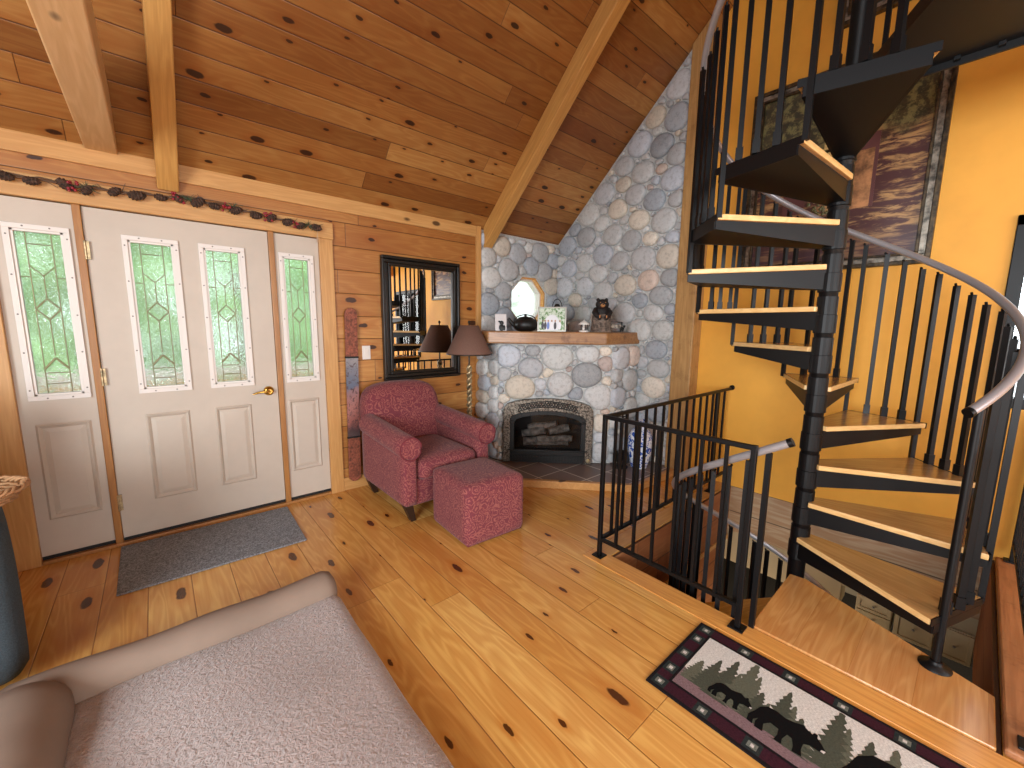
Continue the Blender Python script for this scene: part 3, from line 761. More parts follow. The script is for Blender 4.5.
bx.add([(-.36, d_, .08), (.36, d_, .08), (.36, d_, .6), (-.36, d_, .6), (-.36, 0, .08), (.36, 0, .08), (.36, 0, .6), (-.36, 0, .6)],
       [(0, 1, 2, 3), (4, 5, 1, 0), (7, 3, 2, 6), (4, 0, 3, 7), (1, 5, 6, 2)]); bx.build('firebox', 'firebox', gi)
bx = MB().box(-.365, .365, -.05, .0, .066, .14)
for k in range(24): bx.box(-.35+k*.0304, -.34+k*.0304, -.056, -.05, .078, .128)
bx.build('lower_grille', 'iron', gi)
for (x0, z0, x1, z1, y, r) in ((-.24, .23, .22, .25, .12, .045), (-.26, .30, -.02, .34, .17, .04), (.02, .33, .22, .38, .16, .042), (-.1, .27, .25, .29, .06, .036), (-.2, .36, .1, .40, .2, .035)):
    l = MB(); pts = [(x0+(x1-x0)*t/6, y+.01*math.sin(t*2+x0*9), z0+(z1-z0)*t/6) for t in range(7)]
    l.tube(pts, [r*rnd.uniform(.85, 1.1) for _ in range(7)], 12); l.build('ceramic_log', 'log', gi)
MB().lathe([(.02, 0), (.02, .004), (.012, .006)], (.40, -.056, .10), 14, 0, True, my).build('badge', 'bronze', gi)

# ---------------------------------------------------------------- spiral staircase
PX, PY, SR = 2.685, .562, .68
A0, DA, RISE, Z0 = math.radians(-125.3), math.radians(30.42), .2126, .032
st = thing('spiral_staircase', 'black steel spiral staircase with oak treads', 'staircase', (PX, PY, 0))
def ang(k): return A0+k*DA        # boundary angle k; tread k spans ang(k-1)..ang(k)
def pol(a, r, z): return (r*math.cos(a), r*math.sin(a), z)
ZTOP = 2.60; LZ = .012
pc = MB(); pc.lathe([(.042, -2.5), (.042, ZTOP+1.05), (.05, ZTOP+1.055), (.03, ZTOP+1.09), (.002, ZTOP+1.1)], n=28); pc.build('centre_pole', 'black', st)
def railz(a): return Z0+RISE+.85-.0+(a-A0)/DA*RISE
def tread(k, ztop, a0, a1, first=False):
    """k index; steel pan + oak board; a0 front, a1 back"""
    am = (a0+a1)/2; R1 = SR+.015
    def fan(over, R, r0=.046):
        o0 = Vector((math.cos(a0), math.sin(a0))); n0 = Vector((math.sin(a0), -math.cos(a0)))
        o1 = Vector((math.cos(a1), math.sin(a1))); n1 = Vector((-math.sin(a1), math.cos(a1)))
        p = [o0*r0*.6+n0*(over+.03), o0*R+n0*over, o1*R+n1*over, o1*r0*.6+n1*(over+.03)]
        return [(q.x, q.y) for q in p]
    sp = MB(); q = fan(.0, SR+.005)
    sp.prism(q, ztop-.036, ztop-.028)
    # tapered side flanges and outer band
    def flange(a, b, h0, h1):
        a, b = Vector(a+(0,)), Vector(b+(0,)); d = (b-a).normalized(); n = Vector((-d.y, d.x, 0))*.004
        z = ztop-.028
        sp.hexa([a-n+Vector((0, 0, z-h0)), b-n+Vector((0, 0, z-h1)), b+n+Vector((0, 0, z-h1)), a+n+Vector((0, 0, z-h0)),
                 a-n+Vector((0, 0, z)), b-n+Vector((0, 0, z)), b+n+Vector((0, 0, z)), a+n+Vector((0, 0, z))])
    flange(q[0], q[1], .10, .04); flange(q[3], q[2], .10, .04); flange(q[1], q[2], .04, .04)
    oa, ob = fan(.022, SR+.010)[1:3]; d_ = (Vector(ob)-Vector(oa)).normalized(); n_ = Vector((-d_.y, d_.x))*-.004  # added dark strip hides the pale outer board edge, as if shaded
    sp.hexa([(oa[0], oa[1], ztop-.03), (ob[0], ob[1], ztop-.03), (ob[0]+n_.x, ob[1]+n_.y, ztop-.03), (oa[0]+n_.x, oa[1]+n_.y, ztop-.03), (oa[0], oa[1], ztop+.001), (ob[0], ob[1], ztop+.001), (ob[0]+n_.x, ob[1]+n_.y, ztop+.001), (oa[0]+n_.x, oa[1]+n_.y, ztop+.001)])
    # sloping soffit plate closing the underside
    sp.add([(q[0][0], q[0][1], ztop-.127), (q[1][0], q[1][1], ztop-.067), (q[2][0], q[2][1], ztop-.067), (q[3][0], q[3][1], ztop-.127)], [(0, 1, 2, 3)])
    so = sp.build('tread_pan', 'black', st)
    bd = MB().prism(fan(.022, SR+.008, .06), ztop-.028, ztop, 0, None, 0, 1)
    MBd = bd.build('tread_board', ['oak', 'nose'], so, bevel=.005)
    MBd.data.transform(Matrix.Rotation(-am, 4, 'Z')); MBd.rotation_euler = (0, 0, am)
    sl = MB(); sl.lathe([(.046, ztop-.14), (.0495, ztop-.138), (.0495, ztop-.045), (.046, ztop-.043), (.046, ztop+.05)], n=24, smooth=False); sl.build('pole_sleeve', 'black', st)
def baluster(a, zb, zt_, collar=True, r=SR-.02, w_=.0215, low=None):
    b = MB(); p = pol(a, r, 0)
    b.bar((p[0], p[1], zb if low is None else low), (p[0], p[1], zt_), w_, 0, a)
    if collar: b.bar((p[0], p[1], zb), (p[0], p[1], zb+.055), .030, 0, a)
    # little curved bracket to the rail
    b.tube([(p[0], p[1], zt_-.012), pol(a+.02, r+.004, zt_+.012)], .006, 6)
    b.build('baluster', 'black', st)
for k in range(1, 12):
    zt_ = Z0+k*RISE
    tread(k, zt_, ang(k-1), ang(k))
    for j in range(4):
        a = ang(k-1)+(j/4)*DA+(.035 if j == 0 else 0)
        if j == 0:
            if k > 1: baluster(a, zt_, railz(a)-.04, False, SR+.004, low=zt_-RISE-.02)
        else: baluster(a, zt_, railz(a)-.045)
# newel on the landing
nb = MB(); a = ang(0)+.085; p = pol(a, SR-.004, 0)
nb.tube([(p[0], p[1], LZ), (p[0], p[1], railz(a)-.02)], .0145, 14); nb.lathe([(.052, LZ), (.052, LZ+.006), (.024, LZ+.012), (.02, LZ+.03)], (p[0], p[1], 0), 24)
nb.build('newel_post', 'black', st)
hr_ = MB(); NS = 110; aE = ang(11)+.02; aS = A0+.015
hr_.tube([pol(aS+(aE-aS)*i/NS, SR, railz(aS+(aE-aS)*i/NS)) for i in range(NS+1)], .0178, 14)
hr_.build('handrail', 'steel', st)
er = MB(); pp = [pol(aS, SR, railz(aS)), pol(aS-.02, SR, railz(aS-.02))]; er.tube(pp, .0195, 14); er.build('rail_end_cap', 'black', st)
# landing at floor level
ld = MB(); cx, cy = PX, PY
lp = [(pol(A0-.35, .05, 0)[0], pol(A0-.35, .05, 0)[1]), (2.318-cx, -.185-cy), (2.018-cx, -.185-cy), (2.018-cx, .600-cy), (pol(PI, .06, 0)[0], .62-cy)]
lb = [(-.04, -.06), (2.318-cx, -.185-cy), (2.018-cx, -.185-cy), (2.018-cx, .572-cy), (-.05, .015)]
landing = MB().prism(lb, LZ-.032, LZ)
M['landing'] = planks('oak_landing_boards', 0, 1, .19, 3.0, ['#d09a5c', '#dbaa70', '#c89050', '#d6a264'], offs=.03, knot=.06, rough=.22, coat=.3, gw=.0008, groove='#a06a34', kdens=.9, seed=4.0, figure=.3, bump=.1)
landing.build('landing', ['landing', 'landing'], st, bevel=.004)
MB().prism(lb, LZ-.10, LZ-.034).build('landing_frame', 'black', st)
# treads below the landing
def railz2(a): return .835+(a-ang(-2))/DA*RISE
def dz(j): return Z0-RISE*j
for j in range(1, 9):
    a1 = ang(-2)-(j-1)*DA; tread(-j, dz(j), a1-DA, a1)
    for q in range(4):
        a = a1-(q/4)*DA-.03; rz = railz2(a)-.03
        baluster(a, dz(j), rz, q > 0, SR-.02)
dh = MB(); aT = ang(-2)+.20; aB = ang(-2)-8*DA
dh.tube([pol(aT+(aB-aT)*i/80, SR, railz2(aT+(aB-aT)*i/80)) for i in range(81)], .0178, 14); dh.build('lower_handrail', 'steel', st)
er = MB(); er.tube([pol(aT, SR, railz2(aT)), pol(aT+.025, SR, railz2(aT+.025))], .0195, 14); er.build('rail_end_cap', 'black', st)
ns = MB(); a = ang(-2)+.10; p = pol(a, SR-.01, 0); ns.bar((p[0], p[1], LZ-.1), (p[0], p[1], railz2(a)-.02), .022, 0, 0); ns.build('newel_post', 'black', st)
# upper landing
ul = MB(); xr = .03; xl = 1.98-cx; ya_, yb_ = .225-cy, -1.25-cy
up_ = [(xr, .02), (xr, yb_), (xl, yb_), (xl, ya_-.05), (2.10-cx, .222-cy)]
o = ul.prism(up_, ZTOP-.03, ZTOP, 0).build('upper_landing', 'trimy', st, bevel=.003)
uf = MB(); pts = [Vector((x, y, 0)) for x, y in up_]
uf.prism(up_, ZTOP-.036, ZTOP-.030)  # black sheet under the boards, standing for the shaded wooden underside
for i in range(5):
    a, b = pts[i], pts[(i+1) % 5]; d = (b-a).normalized(); n = Vector((-d.y, d.x, 0))*.006
    z0_, z1_ = ZTOP-.065, ZTOP-.005
    uf.hexa([a-n+Vector((0, 0, z0_)), b-n+Vector((0, 0, z0_)), b+n+Vector((0, 0, z0_)), a+n+Vector((0, 0, z0_)), a-n+Vector((0, 0, z1_)), b-n+Vector((0, 0, z1_)), b+n+Vector((0, 0, z1_)), a+n+Vector((0, 0, z1_))])
uf.build('channel_and_shade_sheet', 'black', st)
for i in range(9):
    y = -.10-i*.125
    b = MB(); b.bar((xr-.02, y, ZTOP-.05), (xr-.02, y, ZTOP+.9), .02); b.build('baluster', 'black', st)
ur = MB(); ur.tube([(xr-.02, -.05, ZTOP+.9), (xr-.02, yb_+.1, ZTOP+.9)], .0178, 12); ur.build('upper_handrail', 'steel', st)
# loft floor behind the camera side
lf = MB(); lf.box(-2.55, 3.79, -3.98, -1.26, ZTOP-.22, ZTOP)
struct(lf.build('floor_loft', 'trimy'), 'loft floor beyond the upper landing', 'floor')

# ---------------------------------------------------------------- guard railings
def guard(name, label, runs, zt_=.878, zb=.115, feet=()):
    r = thing(name, label, 'railing', (runs[0][0][0], runs[0][0][1], 0)); ox, oy = runs[0][0]
    t = MB(); bt = MB()
    for (a, b, n, posts) in runs:
        a, b = Vector((a[0]-ox, a[1]-oy, 0)), Vector((b[0]-ox, b[1]-oy, 0)); d = (b-a).normalized(); an = math.atan2(d.y, d.x)
        Z = lambda p, z: (p.x, p.y, z)
        t.bar(Z(a, zt_), Z(b, zt_), .023); bt.bar(Z(a, zb), Z(b, zb), .020)
        for i in range(1, n+1):
            p = a+(b-a)*i/(n+1); m = MB(); m.bar(Z(p, zb), Z(p, zt_), .0152, 0, an); m.build('baluster', 'black', r)
    t.build('top_rail', 'black', r, bevel=.004); bt.build('bottom_rail', 'black', r)
    for (x, y) in feet:
        m = MB(); m.bar((x-ox, y-oy, .004), (x-ox, y-oy, zt_+.012), .0235); po = m.build('post', 'black', r, bevel=.003)
        m = MB(); m.box(x-ox-.033, x-ox+.033, y-oy-.033, y-oy+.033, .004, .012); m.tube([(x-ox-.02, y-oy-.022, .012), (x-ox-.02, y-oy-.022, .016)], .006, 8); m.build('foot_plate', 'black', po, bevel=.002)
    return r
g1 = guard('guard_railing', 'black metal railing around the near corner of the stair opening', [((1.955, 1.405), (1.958, .609), 6, 0), ((1.955, 1.405), (3.76, 1.405), 15, 0)],
           feet=((1.955, 1.405), (1.958, .609), (3.50, 1.405)))
m = MB(); m.lathe([(.022, 0), (.022, .01), (.014, .016)], (0, 0, 0), 14, 0, True, Matrix.Rotation(-PI/2, 4, 'Y')); m.build('wall_bracket', 'black', g1, loc=(3.798-1.955, 0, .885))
g2 = guard('guard_railing', 'black metal railing on the timber curb beside the window, at the right edge', [((2.08, -.262), (3.77, -.262), 15, 0)], feet=((2.08, -.262), (3.77, -.262)), zt_=.90)
cu = MB().box(2.018, 3.798, -.325, -.20, .001, .03)
tag(cu.build('curb_timber', 'curb', bevel=.008), 'red brown timber curb along the right side of the stair opening', 'timber')
g2.location.z = .026

# ---------------------------------------------------------------- basement
bs = MB(); bs.box(.8, 7.6, -3.2, 3.2, -2.6, -2.5)
M['carpet'] = plain('dark_basement_carpet', '#2e2a26', .95, nscale=60, namt=.2)
M['base_wall'] = plain('basement_wall_paint', '#b8ac98', .8)
struct(bs.build('floor_basement', 'carpet'), 'dark carpet of the lower floor', 'floor')
bw = MB(); bw.box(7.5, 7.6, -3.2, 3.2, -2.5, -.3); bw.box(.8, 7.6, 3.1, 3.2, -2.5, -.3); bw.box(.8, 7.6, -3.2, -3.1, -2.5, -.3); bw.box(.7, .8, -3.2, 3.2, -2.5, -.3)
struct(bw.build('wall_basement', 'base_wall'), 'pale wall of the lower floor', 'wall')
bc = MB(); bc.box(4.0, 7.6, -3.2, 3.2, -.34, -.30); struct(bc.build('ceiling_basement', 'base_wall'), 'ceiling of the lower floor', 'ceiling')
M['cab'] = plain('cream_cabinet_paint', '#cbbd9c', .5)
M['cabin'] = plain('worktop_brown', '#4a3424', .4)
def cabinet(y0, y1, z0, z1, drawer, label):
    c = thing('wall_cabinet', label, 'cabinet', (OX1+.002, (y0+y1)/2, z0), 0, None); h = (y1-y0)/2; H_ = z1-z0
    MB().box(0, .30, -h, h, 0, H_).build('body', 'cab', c, bevel=.002)
    zs = [.004, H_*.48, H_-.004] if drawer else [.004, H_-.004]
    for i in range(len(zs)-1):
        a, b, q = -h+.004, h-.004, .022; u, v = zs[i]+.003, zs[i+1]-.003
        d = MB(); d.box(-.012, 0, a, b, u, v)
        for (u0, u1, v0, v1) in ((a, b, u, u+q), (a, b, v-q, v), (a, a+q, u+q, v-q), (b-q, b, u+q, v-q)): d.box(-.018, -.012, u0, u1, v0, v1)
        do = d.build('drawer' if drawer else 'cabinet_door', 'cab', c, bevel=.0015)
        kb = MB(); kb.ball((-.024, 0, (u+v)/2), .008, 10, 0); kb.build('knob', 'steel', do)
    return c
cabinet(.205, .405, -.755, -.54, True, 'small cream drawer unit below the rim boards, leftmost of the cream fronts under the treads')
cabinet(-.008, .192, -.755, -.54, False, 'cream cabinet below the rim boards, in the middle of the cream fronts under the treads')
cabinet(-.185, -.018, -.755, -.54, False, 'cream cabinet below the rim boards, rightmost of the cream fronts, by the curb timber')
ch = thing('wooden_chair', 'light wooden chair on the lower floor seen down the stairwell', 'chair', (4.4, 1.9, -2.5), .4)
MB().rbox((0, 0, .45), (.44, .44, .04), .015, 4).build('seat', 'oak', ch)
for sx in (-1, 1):
    for sy in (-1, 1): MB().tube([(sx*.2, sy*.2, 0), (sx*.18, sy*.18, .44)], [.014, .02], 10).build('leg', 'oak', ch)
MB().rbox((.2, 0, .78), (.025, .44, .34), .012, 6).build('backrest', 'oak', ch)

# ---------------------------------------------------------------- mirror
mi_ = thing('wall_mirror', 'black framed rectangular mirror on the pine wall', 'mirror', (1.87, Yf-.005, 1.443))
fr = MB(); W, Hh = .39, .537
for (a, b, y0, y1) in ((0, .028, -.045, 0), (.028, .06, -.03, 0), (.06, .085, -.04, 0)):
    fr.box(-W+a, W-a, y0, y1, Hh-b, Hh-a); fr.box(-W+a, W-a, y0, y1, -Hh+a, -Hh+b)
    fr.box(-W+a, -W+b, y0, y1, -Hh+b, Hh-b); fr.box(W-b, W-a, y0, y1, -Hh+b, Hh-b)
fr.build('frame', 'mframe', mi_, bevel=.006)
MB().box(-W+.08, W-.08, -.022, -.006, -Hh+.08, Hh-.08).build('mirror_glass', 'mirror', mi_)

# ---------------------------------------------------------------- floor lamp
fl_ = thing('floor_lamp', 'floor lamp with brown cone shade and twisted bronze column', 'lamp', (2.195, 3.13, 0))
MB().lathe([(.15, 0), (.15, .012), (.13, .025), (.05, .04), (.03, .07), (.036, .09), (.018, .12), (.012, .15)], n=32).build('base', 'bronzedark', fl_)
MB().tube([(0, 0, .12), (0, 0, 1.40)], .008, 10).build('pole', 'bronzedark', fl_)
tw = MB()
for ph in (0, PI): tw.tube([(.014*math.cos(t*.42+ph), .014*math.sin(t*.42+ph), .16+t*.0075) for t in range(117)], .014, 8)
tw.build('twisted_column', 'bronze', fl_)
sd = MB(); pr = [(.212, 1.135), (.086, 1.40)]
sd.lathe([pr[0], pr[1], (.082, 1.399), (.208, 1.136)], n=40)
s_o = sd.build('lamp_shade', 'shade', fl_); MB().lathe([(.214, 1.132), (.214, 1.14), (.209, 1.142)], n=40).build('shade_trim', 'bronzedark', s_o)
MB().lathe([(.006, 1.395), (.006, 1.415), (.012, 1.42), (.012, 1.435), (.003, 1.445)], n=14).build('finial', 'bronzedark', fl_)

# ---------------------------------------------------------------- armchair (faces -Y) local origin at centre of the footprint
ac = thing('armchair', 'maroon paisley upholstered armchair with rolled arms', 'armchair', (1.565, 2.892, 0), .0)
def backfn(p):      # rounded crown, slight rake
    zz = (p.z+.27)/.54
    if p.z > 0: p = Vector((p.x*(1-.10*(max(0, zz-.5)*2)**3), p.y, p.z-.06*(abs(p.x)/.36)**3*(1 if p.z > .1 else .3)))
    p.y += .10*zz; return p
MB().rbox((0, .30, .63), (.70, .20, .58), .075, 14, fn=backfn, bulge=(0, .03, 0)).build('backrest', 'maroon', ac)
MB().rbox((0, -.02, .22), (.70, .72, .20), .03, 8).build('seat_base', 'maroon', ac)
MB().rbox((0, -.10, .38), (.50, .64, .15), .05, 12, bulge=(0, .0, .025)).build('seat_cushion', 'maroon', ac)
for sx in (-1, 1):
    arm = MB()
    arm.rbox((sx*.315, -.03, .35), (.11, .76, .42), .03, 10)
    prof = []
    L0, L1 = -.43, .28
    n = 20; vs = []
    pts = [(sx*.325, L0+(L1-L0)*i/8, .565+.045*(i/8)) for i in range(9)]
    arm.tube([(pts[0][0], pts[0][1]-.012, pts[0][2])]+pts, [.068]+[.082]*9, 22)
    arm.build('arm', 'maroon', ac)
    pi_ = MB(); pi_.tube([(pts[0][0]+.078*math.cos(t*2*PI/24), L0-.008, pts[0][2]+.078*math.sin(t*2*PI/24)) for t in range(24)], .006, 6, closed=True)
    pi_.build('arm_piping', 'piping', ac)
    for y, in ((-.33,), (.33,)):
        lg = MB(); lg.hexa([(sx*.27-.02, y-.02, 0), (sx*.27+.02, y-.02, 0), (sx*.27+.02, y+.02, 0), (sx*.27-.02, y+.02, 0),
                            (sx*.31-.032, y-.032, .13), (sx*.31+.032, y-.032, .13), (sx*.31+.032, y+.032, .13), (sx*.31-.032, y+.032, .13)])
        lg.build('leg', 'legwood', ac, bevel=.004)
ot = thing('ottoman', 'square maroon paisley ottoman in front of the armchair', 'ottoman', (1.605, 2.195, 0), math.radians(-3.5))
MB().rbox((0, 0, .21), (.47, .49, .405), .045, 12, bulge=(0, 0, .012)).build('upholstered_body', 'maroon', ot)
pi_ = MB()
for z in (.018,):
    h, k = .212, .222; pi_.tube([(-h, -k, z), (h, -k, z), (h, k, z), (-h, k, z)], .006, 6, closed=True)
pi_.build('bottom_piping', 'piping', ot)

# ---------------------------------------------------------------- ski decoration, switch
M['skiwood'] = plain('carved_red_brown_wood', '#8a4c38', .6, nscale=60, namt=.3, bump=.8)
def skipaint():
    g = NT('painted_mountain_scene'); v, xyz = g.coord(); n = g.noise(v, 9, 4, .7)
    z = g.math('ADD', xyz[2], g.math('MULTIPLY', n, .25))
    ramp = g.n('ShaderNodeValToRGB', {0: g.math('DIVIDE', z, 1.55)}); cr = ramp.color_ramp
    cr.elements[0].position = .36; cr.elements[0].color = lin('#5a4a48'); cr.elements[1].position = .80; cr.elements[1].color = lin('#8f8a8c')
    for p, c in ((.42, '#4a3838'), (.47, '#9a6058'), (.55, '#a06a62'), (.63, '#8a6a6c'), (.66, '#5a6478'), (.72, '#6a6e7c')):
        e = cr.elements.new(p); e.color = lin(c)
    n2 = g.noise(v, 34, 4, .7, 1.0)
    g.set(g.mix(g.step(n2, .52, .62), ramp.outputs[0], lin('#4c3438')), .55); return g.m
M['skipaint'] = skipaint()
sk = thing('decorative_ski', 'carved red brown ski board with painted mountain scene leaning on the wall', 'wall decoration', (1.185, 3.385, 0.0), 0)
sk.rotation_euler = (math.radians(-.3), math.radians(1.0), 0)
sw_ = .05
def skp(z0, z1, top=False, bot=False):
    L = [(-sw_, z0), (sw_, z0)] if not bot else [(-sw_*math.cos(t*PI/8), z0+sw_-sw_*math.sin(t*PI/8)) for t in range(9)]
    R_ = [(sw_, z1), (-sw_, z1)] if not top else [(sw_*math.cos(t*PI/8), z1-sw_+sw_*math.sin(t*PI/8)) for t in range(9)]
    mx = Matrix(((1, 0, 0, 0), (0, 0, -1, 0), (0, 1, 0, 0), (0, 0, 0, 1)))
    return MB().prism(L+R_, -.006, .010, 0, mx)
skp(1.13, 1.53, top=True).build('upper_board', 'skiwood', sk, bevel=.003); skp(.46, 1.13).build('painted_panel', 'skipaint', sk, bevel=.002); skp(.075, .46, bot=True).build('lower_board', 'skiwood', sk, bevel=.003)
for z in (1.13, .46): MB().box(-.053, .053, -.014, .008, z-.007, z+.007).build('black_band', 'dark', sk)
ls = thing('light_switch', 'white light switch plate beside the mirror', 'light switch', (1.338, Yf, 1.162))
MB().box(-.035, .035, -.007, 0, -.058, .058).build('cover_plate', 'white', ls, bevel=.003); MB().box(-.016, .016, -.012, -.006, -.034, .034).build('rocker', 'white', ls, bevel=.002)

# ---------------------------------------------------------------- garland on the header
M['twig'] = plain('brown_twig', '#5e4634', .8); M['cone'] = plain('pine_cone_brown', '#4a3428', .8, nscale=80, namt=.4); M['berry'] = plain('red_berries', '#8c1f2c', .35)
M['needle'] = plain('dark_green_needles', '#3c4a34', .8)
ga = thing('pine_cone_garland', 'dried garland of pine cones, red berries and twigs along the door header', 'garland', (0, Yf-.045, 2.12))
gz = lambda x: .035+.018*math.sin(x*5.2)-.02*(x+.6)/1.6
tv = MB()
for o_ in (0, .012): tv.tube([(-.95+i*.04, -.008+o_*math.sin(i*1.3), gz(-.95+i*.04)+o_*math.cos(i*1.3)) for i in range(50)], .0045, 6)
for i in range(26):
    x = -.9+i*.075; z = gz(x); tv.tube([(x, -.01, z), (x+rnd.uniform(-.04, .05), -.02, z+rnd.uniform(-.04, .05))], [.003, .0012], 5)
tv.build('twig_vine', 'twig', ga)
for i in range(17):
    x = -.60+i*.098+rnd.uniform(-.02, .02); z = gz(x)-.012+rnd.uniform(-.01, .01); c = MB(); r = rnd.uniform(.020, .027)
    mt = Matrix.Rotation(rnd.uniform(.6, 2.4), 4, 'Y')
    c.lathe([(.002, -1.6*r), (.6*r, -1.5*r), (.55*r, -1.15*r), (r, -1.0*r), (.85*r, -.6*r), (1.1*r, -.4*r), (.9*r, 0), (1.05*r, .2*r), (.75*r, .6*r), (.85*r, .8*r), (.4*r, 1.3*r), (.002, 1.6*r)], (x, -.022, z), 12, 0, False, mt)
    c.build('pine_cone', 'cone', ga)
for x in (-.26, .18, .42, .66, .84):
    b = MB()
    for _ in range(11): b.ball((x+rnd.uniform(-.028, .028), -.03+rnd.uniform(-.012, .008), gz(x)+rnd.uniform(-.035, .02)), .008, 8)
    b.build('berry_cluster', 'berry', ga)
for x in (-.22, .23, .46, .92):
    b = MB()
    for _ in range(34):
        a = rnd.uniform(-1, 1); q = Vector((x, -.015, gz(x))); e = q+Vector((rnd.uniform(-.06, .06), rnd.uniform(-.03, .01), rnd.uniform(-.045, .035)))
        b.tube([q, e], [.002, .0008], 4)
    b.build('needle_sprig', 'needle', ga)
b = MB(); b.tube([(.975, -.01, gz(.97)), (.98, -.02, -.02), (.978, -.022, -.10)], .003, 5)
for i in range(5): b.tube([(.978, -.022, -.06), (.965+i*.006, -.022, -.12)], .0012, 4)
b.build('hanging_string', plain('pale_string', '#b89878', .8), ga)

# ---------------------------------------------------------------- mats
tag(MB().prism([(-.262, 2.765), (.634, 2.740), (.655, 3.36), (-.27, 3.375)], .001, .012).build('door_mat', 'mat', bevel=.004), 'dark grey rectangular doormat on the pine floor', 'doormat')
# bear rug: s along from far end, t up towards the opening
for n_, c_ in (('r_border', '#1c181a'), ('r_plum', '#3a1c26'), ('r_block', '#6c7068'), ('r_sky', '#cfcdc8'), ('r_ground', '#7d666a'), ('r_tree', '#4a4d42'), ('r_tree2', '#5e6052'), ('r_bear', '#0e0d0e'), ('r_white', '#c8c4c0'), ('r_block2', '#2a3030')):
    g = NT('rug_'+n_[2:]); v, _ = g.coord(); n1 = g.noise(g.n('ShaderNodeMapping', {'Vector': v, 'Scale': (500, 120, 1)}).outputs[0], 1, 2, .6)
    c = lin(c_); g.set(g.mix(g.step(n1, .35, .65), tuple(x*.72 for x in c[:3])+(1,), tuple(min(1, x*1.2) for x in c[:3])+(1,)), .95, spec=.1); g.bump(n1, .5, .002); M[n_] = g.m
RM_ = ['r_border', 'r_plum', 'r_block', 'r_sky', 'r_ground', 'r_tree', 'r_tree2', 'r_bear', 'r_white', 'r_block2']
rg = MB(); rx0, ry1, RL, RW = -.245, 0, 1.42, .49
def rp(s_, t_): return (rx0+t_, ry1-s_)
LV = [.0072]
def flat(pts, mi):
    """inlay polygon, s,t pairs; each a hair above the last so the weave shows in order"""
    LV[0] += .00003
    q = [rp(*p) for p in pts]; n = len(q)
    a = sum(q[i][0]*q[(i+1) % n][1]-q[(i+1) % n][0]*q[i][1] for i in range(n))
    if a < 0: q = q[::-1]
    rg.add([(x, y, LV[0]) for x, y in q], [tuple(range(n))], mi)
rg.prism([rp(0, 0), rp(RL, 0), rp(RL, RW), rp(0, RW)], .001, .0072, 0)
def rect(s0, s1, t0, t1, mi): flat([(s0, t0), (s1, t0), (s1, t1), (s0, t1)], mi)
rect(.012, RL-.012, .012, RW-.012, 1)
k = 0; s_ = .0
for i in range(9):
    s0 = .012+i*.168
    for (t0, t1) in ((.012, .062), (RW-.062, RW-.012)):
        rect(s0, min(RL-.012, s0+.055), t0, t1, 9); rect(s0+.012, min(RL-.012, s0+.043), t0+.012, t1-.012, 2); rect(s0+.022, min(RL-.013, s0+.033), t0+.018, t1-.018, 8)
for t0 in (.13, .25, .37):
    for s0 in (.012, RL-.062): rect(s0, s0+.05, t0-.028, t0+.028, 9); rect(s0+.012, s0+.038, t0-.016, t0+.016, 2); rect(s0+.018, s0+.032, t0-.008, t0+.008, 8)
rect(.062, RL-.062, .062, RW-.062, 0); rect(.072, RL-.072, .072, RW-.072, 3)
i0, i1 = .072, RL-.072
gp_ = [(i0, .072), (i1, .072)]+[(i1-(i1-i0)*q/24, .155+.018*math.sin(q*1.1)+.008*math.sin(q*3.7)) for q in range(25)]
flat(gp_, 4)
def tree(s0, t0, h, wd, mi):
    L = []; n = 10
    for i in range(n):
        f0 = i/n; ww_ = wd*(1-f0)**.85
        L += [(ww_*rnd.uniform(.85, 1.1), t0+h*(f0+.02)), (ww_*.5, t0+h*(f0+.07))]
    pts = [(s0+a, b) for a, b in L]+[(s0, t0+h)]+[(s0-a*rnd.uniform(.9, 1.1), b) for a, b in L[::-1]]
    flat([(max(i0, min(i1, a)), min(b, RW-.075)) for a, b in pts], mi)
for (s0, t0, h, wd) in ((.11, .15, .12, .05), (.16, .15, .17, .05), (.21, .14, .22, .055), (.27, .15, .26, .06), (.33, .15, .14, .05), (.40, .15, .21, .055), (.46, .14, .14, .05), (.55, .15, .26, .06),
                         (.64, .15, .20, .055), (.70, .14, .23, .06), (.78, .15, .17, .055), (.86, .15, .21, .06), (.93, .15, .15, .05), (1.0, .15, .24, .06), (1.1, .15, .2, .06), (1.2, .15, .25, .06), (1.29, .14, .17, .05)):
    tree(s0+.03, t0-.02, h*.9, wd*.9, 6); tree(s0, t0-.03, h*1.22, wd*1.15, 5 if rnd.random() < .6 else 6)
BEAR = [(-.50, .36), (-.46, .52), (-.36, .64), (-.22, .66), (-.05, .62), (.08, .66), (.20, .72), (.30, .66), (.36, .64), (.38, .70), (.43, .70), (.44, .62), (.52, .54), (.60, .44), (.58, .36), (.48, .36), (.38, .36),
        (.30, .30), (.30, .16), (.34, .02), (.20, .0), (.19, .12), (.14, .26), (.06, .28), (.02, .12), (.04, .0), (-.08, .0), (-.06, .14), (-.08, .28), (-.22, .30), (-.30, .18), (-.26, .0), (-.40, .0), (-.42, .14), (-.40, .24), (-.46, .14), (-.44, .02), (-.54, .04), (-.56, .2)]
def bear(s0, t0, sc):
    flat([(min(i1, s0+a*sc), t0+b*sc) for a, b in BEAR], 7)
    flat([(s0+.54*sc, t0+.42*sc), (s0+.60*sc, t0+.44*sc), (s0+.585*sc, t0+.37*sc), (s0+.53*sc, t0+.38*sc)], 8)
bear(.25, .13, .125); bear(.43, .115, .19); bear(.78, .075, .36)
ro = rg.build('bear_rug', RM_, loc=(1.612, .732, 0)); tag(ro, 'long woven runner rug with black bears and pine trees', 'rug')

